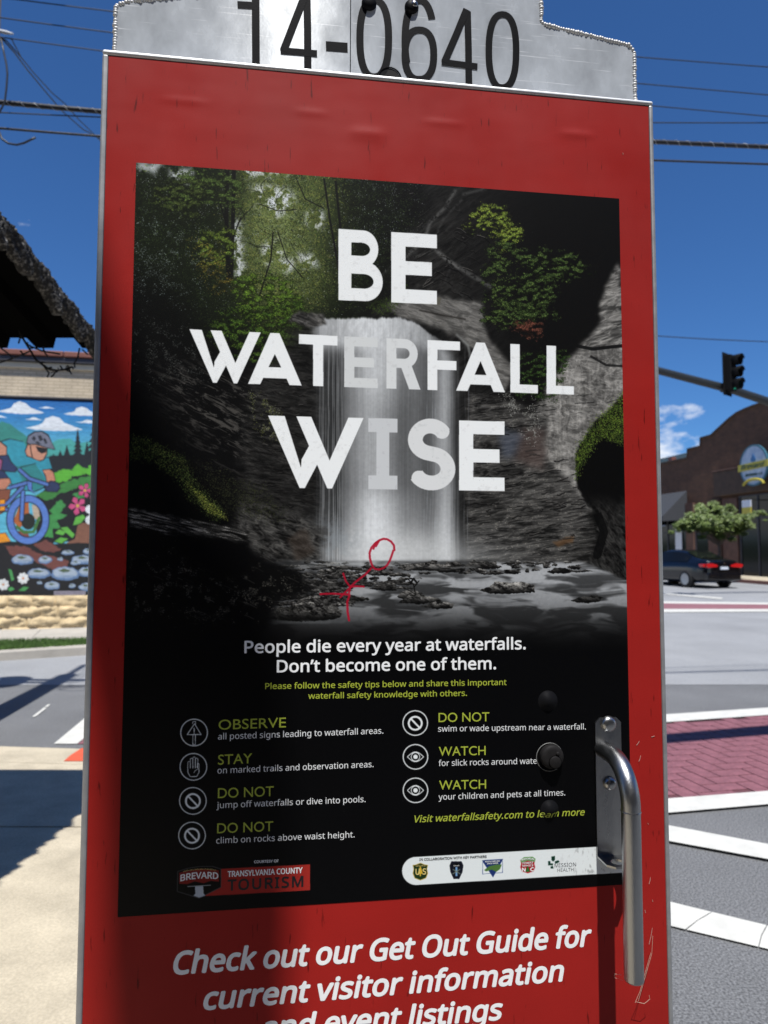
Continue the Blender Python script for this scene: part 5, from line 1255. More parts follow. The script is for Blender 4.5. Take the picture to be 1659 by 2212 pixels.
# ---------------- lock, bumps under the film
def dome(name, x, y, rpx, hmm, m, parent, d=.0006, flat=.55, n=28):
    c = pan(x, y, d); r = abs(pan(x+rpx, y, d).x-c.x); hh_ = hmm/1000
    prof_ = [(r*1.0, -.0005), (r, hh_*.12), (r*.93, hh_*.5), (r*.75, hh_*.82), (r*.45, hh_*.96), (0, hh_)]
    return link(name, lathe(B(), prof_, n, 'y', c), m, parent, True)
for y, x, r in ((1514, 1183.5, 17.5), (1748.5, 1187, 16)):
    c = pan(x, y, .0005); r_ = abs(pan(x+r, y).x-c.x)
    link('bolt_bump', lathe(B(), [(r_*q, dome_h(q)-.0004) for q in (1.25, 1.12, 1, .88, .74, .6, .4, .2, 0)], 28, 'y', c), M['vinyl_black'], kiosk, True)
lock = empty('lock', pan(1187, 1635, .0), 0, kiosk)
R28 = abs(pan(1216, 1635).x-pan(1187, 1635).x)
link('rim_ring', lathe(B(), [(R28*1.0, .0004), (R28*1.0, .0010), (R28*.965, .0011), (R28*.96, .0004)], 40, 'y'), M['rim_grey'], lock, True)
link('recess', lathe(B(), [(R28*.94, .0009), (0, .0009)], 40, 'y'), M['hole'], lock)
dl_ = link('dial', lathe(B(), [(R28*.84, .001), (R28*.84, .006), (R28*.78, .0085), (R28*.5, .009), (0, .009)], 40, 'y', (.0012, 0, .0015)), M['rubber'], lock, True)
link('keyhole_cover', lathe(B(), [(R28*.42, .009), (R28*.42, .0108), (R28*.38, .0112), (0, .0112)], 30, 'y', (.0035, 0, -.0040)), M['rubber'], lock, True)
link('keyhole_groove', lathe(B(), [(R28*.47, .0092), (R28*.47, .0095), (R28*.42, .0095), (R28*.42, .0092)], 30, 'y', (.0035, 0, -.0040)), M['hole'], lock, True)
link('dial_pip', lathe(B(), [(R28*.13, .0088), (R28*.13, .0105), (R28*.08, .0112), (0, .0112)], 16, 'y', (.0068, 0, .0062)), M['rubber'], lock, True)

# ---------------- pull handle
hx0, hx1 = pan(1286, 1700).x, pan(1341.5, 1700).x; hzt = pan(1310, 1549).z; hzb = pan(1310, 1848).z
hd = empty('pull_handle', (0, 0, 0), 0, kiosk); hd['label'] = 'brushed steel pull handle with riveted back plate'
c_ = .006
link('back_plate', prism(B(), [(hx0, hzb), (hx1, hzb), (hx1, hzt-c_), (hx1-c_, hzt), (hx0+c_, hzt), (hx0, hzt-c_)], -.0030, -.0006), M['steel'], hd)
# tab bent outward at the foot, with a padlock hole
tabd = .036; bm = B(); hxm = (hx0+hx1)/2; hw = (hx1-hx0)/2
outer = [(hx0, -.003), (hx0, -tabd+.008), (hx0+.008, -tabd), (hx1-.008, -tabd), (hx1, -tabd+.008), (hx1, -.003)]
hole = [(hxm+.008*math.cos(t*math.pi/12), -.022+.008*math.sin(t*math.pi/12)) for t in range(24)]
vo = [bm.verts.new((x, y, hzb+.0012)) for x, y in outer]; vh = [bm.verts.new((x, y, hzb+.0012)) for x, y in hole]
eo = [bm.edges.new((vo[i], vo[(i+1) % 6])) for i in range(6)]; eh = [bm.edges.new((vh[i], vh[(i+1) % 24])) for i in range(24)]
bmesh.ops.triangle_fill(bm, use_beauty=True, edges=eo+eh)
for f in [f for f in bm.faces if (f.calc_center_median()-Vector((hxm, -.022, hzb+.0012))).length < .0075]: bm.faces.remove(f)
r_ = bmesh.ops.extrude_face_region(bm, geom=bm.faces[:])
for v in [g_ for g_ in r_['geom'] if isinstance(g_, bmesh.types.BMVert)]: v.co.z -= .0024
bmesh.ops.recalc_face_normals(bm, faces=bm.faces[:]); link('padlock_tab', bm, M['steel'], hd)
for x, y, r in ((1314, 1563.5, 16.5), (1317, 1692, 14)): dome('rivet', x, y, r, 6.5, M['chrome'] if False else M['steel'], hd, d=.003)
# bent tube: out from the plate, then straight down
SO = .070; tx = pan(1309, 1625, .01).x; tz = pan(1306, 1622, .01).z; tr_ = .0108
ze = pan(1366, 2116, SO).z; Rb = .046; path = [(tx, .0, tz), (tx, -SO+Rb, tz)]
txe = pan(1366.5, 1950, SO).x; print('tube x', tx, txe, 'z', tz, ze)
for i in range(1, 13):
    a = i/12*math.pi/2; path.append((tx+(txe-tx)*(i/12), -SO+Rb-Rb*math.sin(a), tz-Rb+Rb*math.cos(a)))
for i in range(1, 9): path.append((txe, -SO, (tz-Rb)*(1-i/8)+ze*i/8))
bm = tube(B(), path, tr_, 32, False); link('tube', bm, M['tube_steel'], hd, True)
link('tube_cap', lathe(B(), [(tr_, 0), (tr_*.96, -.0012), (0, -.0014)], 32, 'z', (txe, -SO, ze)), M['steel'], hd)
link('weld_seam', tube(B(), [(txe+(tr_+.0002)*math.cos(a), -SO+(tr_+.0002)*math.sin(a), pan(1366, 1752, SO).z) for a in [k*math.pi/16 for k in range(33)]], .0006, 5), M['steel'], hd)
# ---------------- cobweb strands by the tube foot
def strand(pts, r=.00016, m='cobweb', dd=.012, name='cobweb'):
    return link(name, tube(B(), [pan(x, y, dd) for x, y in pts], r, 4), M[m], kiosk)
strand([(1410, 2022), (1408, 2060), (1398, 2095), (1388, 2130), (1379, 2162)], .00022)
strand([(1406, 2058), (1394, 2100), (1383, 2140), (1372, 2166)], .00022)
strand([(1343, 2106), (1328, 2104), (1328, 2112), (1345, 2118)], dd=.05); strand([(1380, 2080), (1388, 2095), (1384, 2110)], dd=.05)
strand([(1374, 2164), (1392, 2168), (1404, 2158), (1402, 2150)], .00022)
for (x, y, x2, y2) in ((1375, 1610, 1381, 1601), (1407, 1592, 1414, 1590), (1405, 1895, 1402, 1910), (1402, 2040, 1409, 2005), (1380, 1645, 1384, 1632), (1393, 1966, 1394, 1972), (1399, 1778, 1401, 1781), (1345, 330, 1346, 334), (1409, 1944, 1410, 1948)):
    strand([(x, y), ((x+x2)/2+.6, (y+y2)/2), (x2, y2)], .0003, 'scratch', .0004, 'scratch')
# ---------------- screws on the cabinet's left side
for y in (317, 452, 1147, 1296, 2038, 2195):
    z = pan(210, y, -.02).z
    link('side_screw', lathe(B(), [(.0085, 0), (.0085, .0015), (.0075, .0035), (.0045, .0052), (0, .0058)], 18, 'x', (xl-.004, .015, z)), M['steel'], kiosk, True)
link('side_screw', lathe(B(), [(.0085, 0), (.0085, .0015), (.0075, .0035), (.0045, .0052), (0, .0058)], 18, 'x', (xl-.004, .014, pan(205, 700).z)), M['steel'], kiosk, True)

# ---------------- galvanised number plate above the door
ND = -.030; NF = lambda x, y, d=ND: pan(x, y, d)
npl = empty('number_plate', (0, 0, 0), 0, kiosk); npl['label'] = 'scratched galvanised plate with black numbers'
zb2 = ztop-.03
Lx = NF(249, 60).x; Rx = NF(1371, 150).x; mid = NF(757, 100).x; Nx = NF(1169.5, 30).x
sh_l = NF(262, 3); sh_r = NF(1169.5, 46); sh_r2 = NF(1358, 97)
ztl = sh_l.z; up2 = ztl+.12
Lx2 = Lx+.010
outl = [(Lx, zb2), (mid-.0006, zb2), (mid-.0006, up2), (Lx+.13, up2), (Lx+.13, ztl+.025), (Lx2+.004, ztl+.001), (Lx, ztl-.006)]
link('plate', prism(B(), outl, .030, .034), M['galv'], npl)
outr = [(mid+.0006, zb2), (Rx, zb2), (Rx, sh_r2.z-.008), (Rx-.006, sh_r2.z), (Nx+.006, sh_r.z-.004), (Nx, sh_r.z), (Nx, up2), (mid+.0006, up2)]
link('plate', prism(B(), outr, .0302, .034), M['galv'], npl)
def weld(pts):
    bm = B(); rw = random.Random(len(pts))
    for (x0, z0), (x1, z1) in zip(pts[:-1], pts[1:]):
        L = math.hypot(x1-x0, z1-z0); n = max(2, int(L/.0034)); e = Vector(((x1-x0)/L, 0, (z1-z0)/L))
        for k in range(n):
            t = (k+.5)/n; c = Vector((x0+(x1-x0)*t, .0315, z0+(z1-z0)*t))+Vector((rw.uniform(-.0005, .0005), rw.uniform(-.0006, .0006), rw.uniform(-.0004, .0004)))
            mt = Matrix.Translation(c) @ Matrix.Rotation(math.atan2(e.z, e.x)+.3, 4, 'Y').inverted() @ Matrix.Diagonal((.8, 1, 1, 1))
            bmesh.ops.create_icosphere(bm, subdivisions=2, radius=.0034*rw.uniform(.85, 1.15), matrix=mt)
    return link('weld_bead', bm, M['weld'], npl, True)
weld([(Lx, zb2+.02), (Lx, ztl-.006), (Lx2+.004, ztl+.001), (Lx+.13, ztl+.025)])
weld([(Nx, up2), (Nx, sh_r.z), (Nx+.006, sh_r.z-.004), (Rx-.006, sh_r2.z), (Rx, sh_r2.z-.008), (Rx, zb2+.02)])
link('plate_seam', box(B(), mid-.0005, mid+.0005, .0305, .0312, zb2, up2), M['hole'], npl)
def ribbon(name, paths, wpx, parent, closed=False):
    # flat vinyl strokes; each stroke a hair in front of the one before so none share a plane
    bm = B(); w = abs(NF(800+wpx, 100).x-NF(800, 100).x)/2
    for q, pts in enumerate(paths):
        P3 = [NF(x, y, ND+.0003+.00012*q) for x, y in pts]; cl = closed and q == 0; n = len(P3); L_, R_ = [], []
        for i, p in enumerate(P3):
            a = P3[(i-1) % n] if cl else P3[max(0, i-1)]; b = P3[(i+1) % n] if cl else P3[min(n-1, i+1)]
            t = (b-a).normalized(); nn = Vector((-t.z, 0, t.x)); L_.append(bm.verts.new(p+nn*w)); R_.append(bm.verts.new(p-nn*w))
        for i in range(n if cl else n-1): bm.faces.new((L_[i], R_[i], R_[(i+1) % n], L_[(i+1) % n]))
    o = link(name, bm, M['vinyl_black'], parent); return o
def oval(cx, cy, a, b, n=40, e=2.4, t0=0, t1=360):
    r = []
    for k in range(n):
        t = math.radians(t0+(t1-t0)*k/(n if t1-t0 == 360 else n-1)); c, s = math.cos(t), math.sin(t)
        r.append((cx+a*math.copysign(abs(c)**(2/e), c), cy+b*math.copysign(abs(s)**(2/e), s)))
    return r
ribbon('digit', [[(552, -40), (552.5, 60), (553, 155)], [(513, 10), (548, 12)]], 16.0, npl)
ribbon('digit', [[(663, -10), (664.5, 70), (665, 170)], [(606, 109.5), (645, 112.5), (685, 116)], [(660, -14), (636, 48), (612, 110)]], 15.5, npl)
ribbon('hyphen', [[(704, 99.5), (728, 101.3), (751, 103)]], 22, npl)
ribbon('digit', [oval(808.5, 83, 31, 83)], 15.5, npl, True)
s6 = oval(906, 118, 31, 53.5)
ribbon('digit', [s6, oval(906, 88, 31, 88, 24, 2.2, 150, 330)], 15.5, npl, True)
ribbon('digit', [[(1010, 24), (1012, 100), (1013, 192)], [(954, 134), (992, 139), (1031.5, 144)], [(1008, 20), (986, 74), (960, 134)]], 15.0, npl)
ribbon('digit', [oval(1085.5, 110, 29.5, 79)], 15.0, npl, True)
def pdome(x, y, r, h_, m):
    c = NF(x, y); r_ = abs(NF(x+r, y).x-c.x)
    link('rivet', lathe(B(), [(r_, -.0005), (r_, h_*.2), (r_*.9, h_*.6), (r_*.6, h_*.9), (0, h_)], 26, 'y', c-Vector((0, 0, 0))), M[m], npl, True)
pdome(797, 8, 16, .006, 'vinyl_black'); pdome(889, 16, 15, .006, 'vinyl_black'); pdome(894, 14, 9, .0075, 'steel')
c = NF(842, 170); link('cutout', lathe(B(), [(.0135, .0002), (0, .0002)], 30, 'y', c), M['rubber'], npl)
link('cutout_edge', tube(B(), [(c.x+.0150*math.cos(t), .0300-.0006, c.z+.0150*math.sin(t)) for t in [k*math.pi/20 for k in range(-2, 24)]], .0008, 6), M['vinyl_black'], npl)

# unseen pole added behind the viewer, arm shaped to cast the kiosk's soft band
arm = [KF.w(pan(x, y))+SDIR*q for x, y, q in ((130, 560, 4.9), (185, 820, 4.95), (238, 1060, 5.0), (325, 1330, 5.1), (412, 1600, 5.3), (428, 1900, 5.6), (430, 2200, 6.0))]
dl2 = (arm[-1]-arm[-2]).normalized(); dl2.z = .02; back_ = arm[-1]+dl2*6.5; arm += [arm[-1].lerp(back_, .3), back_]
lamp = empty('shade_pole', (back_.x, back_.y, 0)); tag(lamp, 'added dark pole behind the viewpoint, arm shaped to shade the left of the kiosk', 'added pole')
link('shaft', tube(B(), [(0, 0, 0), (0, 0, back_.z+.2)], [.14, .11], 18), M['mast'], lamp, True)
o_ = Vector(lamp.location); link('arm', tube(B(), [p-o_ for p in arm], [.036, .048, .060, .078, .104, .108, .100, .09, .09], 16), M['mast'], lamp, True)

# unseen building added behind the viewer to keep low sky light off the kiosk
row = empty('sky_blocker', (0, -6.5, 0)); tag(row, 'added dark brick block behind the viewpoint, keeps sky light off the kiosk', 'building')
link('wall', box(B(), -24, 26, -9, 0, -.1, 8.6), M['dark_brick'], row); link('cornice', box(B(), -24.2, 26.2, -9.1, .18, 8.602, 8.9, .02), M['dark_trim'], row)
for k in range(9):
    w_ = link('window', box(B(), -22+k*5.2, -18.6+k*5.2, .004, .05, .5, 3.0), M['glass_dark'], row); link('awning', box(B(), -22.2+k*5.2, -18.4+k*5.2, .06, .9, 3.1, 3.16), M['awning'], row)
    link('window', box(B(), -21.4+k*5.2, -19.4+k*5.2, .004, .05, 4.9, 6.9), M['glass_dark'], row)

# ================================================================ far right: facade, sign, tree, car, signal
FF = Frame((17.0, 34.0), math.atan2(.978, -.21)+math.pi)      # local x runs towards the viewer's right
def fh(x, y, d=0): return FF.hit(x, y, d)
fb = empty('brick_building', FF.o, FF.a); tag(fb, 'dark brown brick building with a stepped and arched parapet behind the tree', 'building')
gz0 = gz(30)
out_px = [(1424, 1004), (1485, 991), (1485.5, 972.5), (1513, 965.7), (1513.5, 948.5), (1536.5, 942)]
crv = [(1555, 925), (1574.6, 907), (1592, 894), (1609.8, 885.6), (1630, 877.5), (1649, 872), (1672, 868), (1700, 867)]
pf = [fh(*p) for p in out_px+crv]; far = fh(1390, 1011)
xR = pf[-1].x; side = [(p.x, p.z) for p in pf]
mir = [(2*xR-x, z) for x, z in side[::-1][1:]]
outl = [(-26, .2), (-26, far.z)]+[(far.x, far.z)]+side+mir+[(2*xR-far.x+2, mir[-1][1]), (2*xR-far.x+2, .2)]
outl = [q for q in outl]
bm = B(); top_ = outl[1:-1]; zb0 = .2
for (x0, z0), (x1, z1) in zip(top_[:-1], top_[1:]):
    if x1-x0 > .03:
        for y, fl in ((0, 0), (.35, 1)):
            q = [bm.verts.new(v) for v in ((x0, y, zb0), (x1, y, zb0), (x1, y, z1), (x0, y, z0))]; bm.faces.new(q if not fl else q[::-1])
    bm.faces.new([bm.verts.new(v) for v in ((x0, 0, z0), (x1, 0, z1), (x1, .35, z1), (x0, .35, z0))])
bmesh.ops.remove_doubles(bm, verts=bm.verts[:], dist=.0005); link('facade', bm, M['dark_brick'], fb)
for (x0, z0), (x1, z1) in zip(top_[:-1], top_[1:]):
    if x1-x0 > .03 and x1 < 9: link('parapet_cap', prism(B(), [(x0, z0+.003), (x1, z1+.003), (x1, z1+.09), (x0, z0+.09)], -.06, .40), M['rough_wood'], fb)
link('roof_block', box(B(), -26, 2*xR-far.x+1.5, .36, 16, .2, far.z-.3), M['dark_brick'], fb)
fl0, fr0 = fh(1540, 1021, .35), fh(1600, 1010.6, .35); fzb = fh(1540, 1073, .35).z
link('fascia', box(B(), fl0.x, fl0.x+9.5, -.35, -.003, fzb, fl0.z, .03), M['rough_wood'], fb)
link('fascia_cap', box(B(), fl0.x-.04, fl0.x+9.54, -.40, -.003, fl0.z+.002, fl0.z+.07, .015), M['pier'], fb)
zs = fzb-.15
def win(x0, x1, z0, z1, parent=fb):
    w_ = link('window', box(B(), x0, x1, -.03, -.004, z0, z1), M['glass_dark'], parent)
    fr = B(); t_ = .06
    for a in ((x0-t_, x0, z0, z1), (x1, x1+t_, z0, z1), (x0-t_, x1+t_, z1, z1+t_), (x0-t_, x1+t_, z0-t_, z0)): box(fr, a[0], a[1], -.07, -.002, a[2], a[3])
    k_ = x0+1.15
    while k_ < x1-.4: box(fr, k_-.03, k_+.03, -.068, -.032, z0, z1); k_ += 1.15
    if z1-z0 > 1.8: box(fr, x0, x1, -.066, -.031, z0+(z1-z0)*.72, z0+(z1-z0)*.72+.05)
    link('frame', fr, M['dark_trim'], w_)
zl = gz0+.5
a0, a1 = fh(1426, 1150).x, fh(1485, 1150).x
win(a0-1.5, a1, zl, fh(1450, 1122).z); win(fh(1506, 1150).x, fh(1538, 1150).x, zl+.2, fh(1520, 1110).z)
win(fh(1603, 1150).x, fh(1700, 1150).x, zl-.3, zs)
link('brick_pier', box(B(), fh(1539, 1150).x, fh(1562, 1150).x, -.25, -.003, gz0-.2, zs), M['pier'], fb); link('brick_pier', box(B(), fh(1566, 1150).x, fh(1598, 1150).x, -.12, -.003, gz0-.2, zs), M['pier'], fb); link('brick_pier', box(B(), fh(1487, 1150).x, fh(1503, 1150).x, -.15, -.003, gz0-.2, zs), M['pier'], fb)
link('window_notice', box(B(), fh(1462, 1170).x, fh(1476, 1170).x, -.09, -.075, fh(1468, 1187).z, fh(1468, 1142).z), M['plate_white'], fb)
# awning: sloping sheet with side cheek
aw0, aw1 = fh(1405, 1063).x-3, fh(1484, 1063).x; at_, ab_ = fh(1450, 1065).z, fh(1450, 1125, 1.3).z; bm = B()
q = [bm.verts.new(v) for v in ((aw0, -.01, at_), (aw1, -.01, at_), (aw1, -1.5, ab_+.25), (aw0, -1.5, ab_+.25), (aw0, -1.5, ab_), (aw1, -1.5, ab_), (aw1, -.01, ab_+.1))]
bm.faces.new((q[0], q[1], q[2], q[3])); bm.faces.new((q[3], q[2], q[5], q[4])); bm.faces.new((q[1], q[6], q[5], q[2]))
link('awning', bm, M['awning'], fb)
link('awning_bar', tube(B(), [(aw1-1.8, -1.5, ab_-.25), (aw1+.3, -1.5, ab_-.25)], .03, 8), M['rim'], fb)
ch = fh(1450.5, 992, -2.5); link('chimney', box(B(), ch.x-.18, ch.x+.18, 2.4, 2.7, ch.z-1.2, ch.z+.12), M['coping'], fb)
link('roof_ridge', box(B(), far.x-12, far.x+5.5, 4, 4.2, far.z-.2, fh(1430, 990, -4).z), M['teal'], fb)
# oval brewery sign
oc = fh(1629, 1005, .75); ow = abs(fh(1658, 1005, .75).x-fh(1600, 1005, .75).x)/2; oh = abs(fh(1629, 962, .75).z-fh(1629, 1048, .75).z)/2
os_ = empty('oval_sign', FF.w(oc), FF.a); tag(os_, 'oval blue and white brewery sign with a yellow banner hung on the dark facade', 'sign')
def ell(a, b, n=40): return [(a*math.cos(2*math.pi*k/n), b*math.sin(2*math.pi*k/n)) for k in range(n)]
link('board', prism(B(), ell(ow, oh), -.03, .03), M['sign_blue'], os_)
bm = B(); n = 40; R1, R2 = ell(ow*1.05, oh*1.04), ell(ow*.95, oh*.96); v1 = [bm.verts.new((x, -.045, z)) for x, z in R1]; v2 = [bm.verts.new((x, -.045, z)) for x, z in R2]; v3 = [bm.verts.new((x, .04, z)) for x, z in R1]
for i in range(n): j = (i+1) % n; bm.faces.new((v1[i], v1[j], v2[j], v2[i])); bm.faces.new((v1[j], v1[i], v3[i], v3[j]))
link('rim', bm, M['sign_rim'], os_)
bz = oh*.06
link('banner', prism(B(), [(-ow*1.12, -bz-oh*.18), (ow*1.12, -bz-oh*.10), (ow*1.12, -bz+oh*.24), (-ow*1.12, -bz+oh*.16)], -.09, -.05), M['sign_yellow'], os_)
link('drop_mark', prism(B(), [(0, oh*.58), (ow*.16, oh*.36), (ow*.2, oh*.24), (0, oh*.14), (-ow*.2, oh*.24), (-ow*.16, oh*.36)], -.055, -.035), M['drop'], os_)
bm = B(); arc_ = [(ow*.75*math.cos(t), -oh*.98+oh*.28*math.sin(t)) for t in [k*math.pi/12 for k in range(13)]]
tube(bm, [(x, -.07, z) for x, z in arc_], .06, 6); link('lower_scroll', bm, M['sign_yellow'], os_)
def sign_text(s, w, zc, h_, m, y, bold=.03, shear=0):
    me = text_mesh(s, bold, shear); co = arr_of(me); mn, mxx = co[:, 0].min(), co[:, 0].max(); n_ = np.empty_like(co)
    n_[:, 0] = ((co[:, 0]-mn)/(mxx-mn)-.5)*w; n_[:, 1] = y; n_[:, 2] = zc+co[:, 1]*h_/CAP; me.vertices.foreach_set('co', n_.ravel()); me.update(); embolden(me, bold*h_/CAP, .002); link('lettering', me, M[m], os_)
sign_text('Brevard', ow*1.75, -bz-oh*.08, oh*.22, 'sign_green', -.094, shear=.3); sign_text('BREWING CO', ow*1.25, -oh*.52, oh*.12, 'sign_green', -.034)
for sx in (-.4, .4): link('hanger', box(B(), sx*ow-.02, sx*ow+.02, .031, .74, oh*.5-.02, oh*.5+.02), M['mast'], os_)
hs = fh(1613, 1095, .9); hsz = empty('hanging_sign', FF.w(hs), FF.a); tag(hsz, 'small white and yellow sign hanging under the fascia behind the tree', 'sign')
link('panel', box(B(), -.28, .28, -.03, .03, -.02, .30, .01), M['plate_white'], hsz); link('lower_panel', box(B(), -.28, .28, -.032, .028, -.30, -.022, .01), M['sign_yellow'], hsz); link('bracket', box(B(), -.02, .02, -.02, .9, .31, .36), M['mast'], hsz)
# pavement in front of the facade
def fpt(x, y): v = FF.o+FF.e*x-FF.n*y; return (v.x, v.y)
sheet('far_side_pavement', [fpt(-26, -.01), fpt(14, -.01), fpt(14, -2.7), fpt(-26, -2.7)], M['concrete'], .15, .15)
sheet('far_side_kerb', [fpt(-26, -2.706), fpt(14, -2.706), fpt(14, -2.86), fpt(-26, -2.86)], M['coping'], .145, .15)

# ---------------- tree
def tree(px, py, Y, s, label, nleaf=10500, hgt=None):
    base_ = Vector((at(px, py, Y).x, Y, gz(Y))); top = at(px, py, Y); root = empty('street_tree', base_); tag(root, label, 'tree')
    r = random.Random(7); H_ = top.z-base_.z; bm = B()
    tube(bm, [(0, 0, 0), (.03, 0, H_*.3), (0, .02, H_*.75)], [.09, .07, .05], 9)
    lumps = []
    for px_, py_, rr_, dy in ((1478, 1128, 10, 0), (1490, 1113, 9, .3), (1466, 1133, 8, 0), (1505, 1120, 14, -.2), (1515, 1105, 12, 0), (1512, 1095, 9, .3), (1530, 1125, 17, -.4), (1548, 1100, 11, 0), (1541, 1090, 9, .2), (1555, 1120, 17, .2),
                          (1575, 1125, 17, -.3), (1590, 1130, 15, 0), (1570, 1108, 12, .4), (1605, 1122, 13, -.2), (1620, 1115, 8, 0), (1634, 1110, 7, .2), (1612, 1135, 12, 0), (1560, 1142, 15, -.2), (1540, 1145, 13, .2), (1522, 1142, 12, 0), (1585, 1147, 12, .3), (1500, 1138, 11, .1), (1480, 1140, 9, 0), (1600, 1142, 10, .2), (1550, 1155, 9, 0), (1575, 1090+6, 9, .3), (1646, 1106, 5, .1), (1462, 1139, 5, 0)):
        c = at(px_, py_, Y+dy)-base_; lumps.append((c, rr_*s*Y/FOC)); lumps.append((c+Vector((r.uniform(-.35, .35), r.uniform(-.3, .3), r.uniform(-.35, .12))), rr_*.6*s*Y/FOC))
        if r.random() < .7: tube(bm, [(0, .02, H_*.6), Vector((0, 0, H_*.7)).lerp(c, .5)+Vector((0, 0, .05)), c], [.035, .02, .008], 5)
    link('trunk', bm, M['bark'], root)
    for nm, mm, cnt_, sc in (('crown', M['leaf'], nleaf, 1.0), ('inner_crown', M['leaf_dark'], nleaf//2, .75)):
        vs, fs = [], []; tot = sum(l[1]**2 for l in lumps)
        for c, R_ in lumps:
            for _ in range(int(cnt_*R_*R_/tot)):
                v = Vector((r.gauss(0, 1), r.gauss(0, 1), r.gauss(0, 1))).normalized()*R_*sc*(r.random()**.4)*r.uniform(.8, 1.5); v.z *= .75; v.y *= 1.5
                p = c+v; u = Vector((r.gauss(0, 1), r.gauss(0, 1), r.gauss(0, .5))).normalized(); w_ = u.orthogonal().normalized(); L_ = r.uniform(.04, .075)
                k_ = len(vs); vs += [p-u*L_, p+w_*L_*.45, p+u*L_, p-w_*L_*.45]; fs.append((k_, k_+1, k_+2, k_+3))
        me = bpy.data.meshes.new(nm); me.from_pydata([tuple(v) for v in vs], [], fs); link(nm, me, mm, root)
    return root
tree(1552, 1125, 29.5, 1.05, 'small bright green street tree behind the black car')

# ---------------- car
cp = gnd(1565, 1272); CAZ = math.atan2(.21, .978)
car = empty('parked_car', cp, CAZ+math.radians(4)); tag(car, 'glossy black sedan seen from behind with red tail lights, beside the far kerb', 'car')
stn = [  # y, half width, lower z, shoulder z, top z, roof half width
    (0.00, .66, .36, .78, .92, .50), (.06, .80, .28, .86, 1.03, .62), (.30, .88, .24, .90, 1.07, .66), (.62, .905, .22, .93, 1.10, .64), (.95, .91, .22, .94, 1.24, .56), (1.35, .915, .22, .94, 1.38, .55), (1.85, .915, .22, .93, 1.445, .57),
    (2.35, .915, .22, .92, 1.44, .58), (2.80, .915, .22, .91, 1.36, .57), (3.20, .91, .22, .90, 1.16, .60), (3.50, .905, .22, .89, 1.00, .68), (3.95, .89, .22, .84, .94, .66), (4.40, .84, .25, .76, .84, .60), (4.65, .74, .30, .66, .72, .48), (4.72, .60, .38, .60, .64, .40)]
def sect(y, w, lo, shd, tp, rw):
    h_ = [(0, lo), (w*.80, lo), (w*.97, lo+.10), (w, lo+(shd-lo)*.45), (w*.985, shd-.08), (w*.93, shd), (rw+(w*.93-rw)*.35, shd+(tp-shd)*.62), (rw, tp-.02*(tp > 1.1)), (rw*.6, tp+.012), (0, tp+.02)]
    return [(x, y, z) for x, z in h_]+[(-x, y, z) for x, z in h_[::-1][1:-1]]
bm = B(); R_ = [[bm.verts.new(p) for p in sect(*s)] for s in stn]; n = len(R_[0])
for a, b in zip(R_[:-1], R_[1:]):
    for i in range(n): bm.faces.new((a[i], a[(i+1) % n], b[(i+1) % n], b[i]))
bm.faces.new(R_[0]); bm.faces.new(R_[-1][::-1]); bmesh.ops.recalc_face_normals(bm, faces=bm.faces[:])
body = link('body', bm, M['car'], car, True); sd = body.modifiers.new('s', 'SUBSURF'); sd.levels = 1; sd.render_levels = 2
def glass(ids, lo_i, hi_i, name='side_window', sgn=1, sh_=.012):
    bm = B(); rows = []
    for k in ids:
        s = sect(*stn[k]); a, b = Vector(s[lo_i]), Vector(s[hi_i]); o1 = Vector((sh_, 0, .006)); pa, pb = a.lerp(b, .10)+o1, a.lerp(b, .90)+o1
        rows.append([bm.verts.new((p.x*sgn, p.y, p.z)) for p in (pa, pa.lerp(pb, .5), pb)])
    for a, b in zip(rows[:-1], rows[1:]):
        for i in range(2): bm.faces.new((a[i], a[i+1], b[i+1], b[i]))
    link(name, bm, M['glass_dark'], body, True)
for sg in (1, -1): glass([4, 5, 6], 5, 7, 'side_window', sg); glass([6, 7, 8], 5, 7, 'side_window', sg)
def backglass(k0, k1, nm):
    bm = B(); a = sect(*stn[k0]); b = sect(*stn[k1]); v = []
    for s, yo in ((a, 0), (b, 0)):
        w_ = s[7][0]*.92; z = s[8][2]+.018; v.append([bm.verts.new((x, s[0][1], z-.01*abs(x/w_))) for x in (-w_, -w_/2, 0, w_/2, w_)])
    for i in range(4): bm.faces.new((v[0][i], v[0][i+1], v[1][i+1], v[1][i]))
    link(nm, bm, M['glass_dark'], body, True)
backglass(3, 5, 'rear_window'); backglass(8, 10, 'windscreen')
for sx in (1, -1):
    link('tail_light', prism(B(), [(sx*.30, .80), (sx*.74, .77), (sx*.80, .90), (sx*.56, .93), (sx*.30, .87)], -.035, .08), M['tail_red'], car)
    link('tail_light_wrap', box(B(), min(sx*.76, sx*.885), max(sx*.76, sx*.885), .03, .26, .79, .90, .02), M['tail_red'], car)
link('number_board', box(B(), -.17, .17, -.035, .0, .70, .80, .006), M['plate_white'], car)
link('bumper', box(B(), -.74, .74, -.04, .25, .30, .58, .05), M['car'], car); link('badge', lathe(B(), [(.04, 0), (.04, .01), (0, .012)], 14, 'y', (0, -.02, .93)), M['chrome'], car)
for sx in (1, -1):
    link('mirror', box(B(), sx*.98-.09, sx*.98+.09, 3.05, 3.17, .92, 1.06, .03), M['car'], car)
    for y in (.95, 3.80):
        wh = link('wheel', lathe(B(), [(.20, -.10), (.31, -.11), (.335, -.08), (.335, .08), (.31, .11), (.20, .10)], 28, 'x', (sx*.82, y, .335)), M['tyre'], car, True)
        rm = B(); lathe(rm, [(.215, .0), (.20, .02), (.05, .012), (0, .02)], 24, 'x', (sx*.935, y, .335)); 
        for v in rm.verts: v.co.x = sx*.935+(.012 if sx > 0 else -.012)*(1 if (v.co.y-y)**2+(v.co.z-.335)**2 > .02 else .3)
        link('rim', rm, M['rim'], wh)

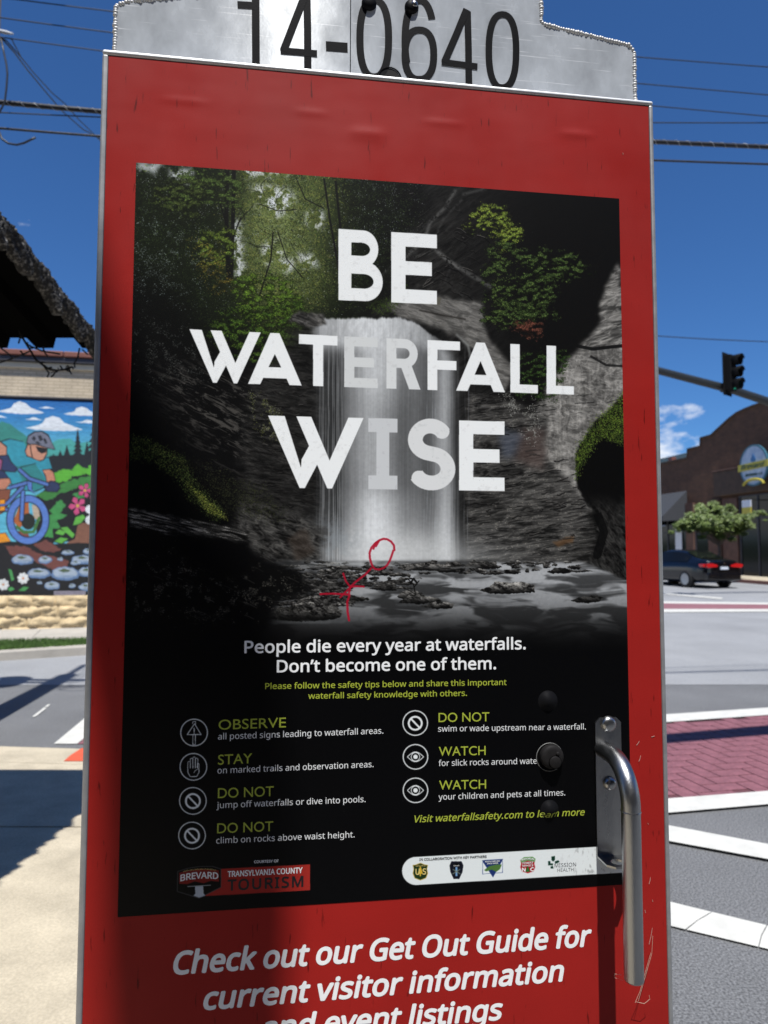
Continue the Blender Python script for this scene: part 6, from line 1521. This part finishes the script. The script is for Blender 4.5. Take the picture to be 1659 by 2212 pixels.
# ---------------- traffic signal on its mast arm
ym = 21.0; m0, m1, m2 = at(1385, 791, 20.2), at(1585, 843, 21.0), at(1720, 888, 21.8); m3_ = at(1950, 985, 23)
ta = empty('signal_mast', (m3_.x, m3_.y, gz(m3_.y))); tag(ta, 'dark mast whose arm slopes across the sky and carries the green traffic signal', 'signal mast'); o_ = Vector(ta.location)
rr_ = [.105, .12, .135, .16]
link('arm', tube(B(), [m0-o_+(m0-m1)*1.5, m0-o_, m1-o_, m2-o_, m3_-o_], [.09]+rr_, 14), M['mast'], ta, True); link('shaft', tube(B(), [(0, 0, 0), (0, 0, m3_.z-o_.z+.4)], [.2, .16], 16), M['mast'], ta, True)
sg = empty('traffic_signal', at(1578, 806, 20.75), math.radians(38)); tag(sg, 'black three lamp traffic signal on the mast arm showing green', 'traffic signal')
link('housing', box(B(), -.17, .17, -.10, .12, -.53, .53, .02), M['signal_black'], sg)
link('back_plate', box(B(), -.26, .26, .10, .112, -.66, .62, .002), M['signal_black'], sg)
gl = mat('green_lamp', (.02, .45, .28), .3); bb = gl.node_tree.nodes['Principled BSDF']; bb.inputs['Emission Color'].default_value = (.03, .6, .36, 1); bb.inputs['Emission Strength'].default_value = .5
dark = mat('lens_dark', (.02, .012, .01), .2)
for i, z in enumerate((.355, 0, -.355)):
    link('lens', lathe(B(), [(.145, 0), (.11, .03), (0, .045)], 22, 'y', (0, -.10, z)), gl if i == 2 else dark, sg, True)
    bm = B(); n = 18; a_ = [math.radians(-60+300*k/n) for k in range(n+1)]; r1 = [[bm.verts.new((.165*math.cos(t), -.10-(0 if q == 0 else .26-.06*(math.sin(t) < .2)), z+.165*math.sin(t))) for t in a_] for q in (0, 1)]
    for k in range(n): bm.faces.new((r1[0][k], r1[0][k+1], r1[1][k+1], r1[1][k]))
    vo_ = link('visor', bm, M['signal_black'], sg, True); so_ = vo_.modifiers.new('s', 'SOLIDIFY'); so_.thickness = .006
link('clamp', box(B(), -.05, .05, .113, .30, -.52, -.30), M['mast'], sg)
for m_ in bpy.data.materials:
    if 'b' in m_: del m_['b']
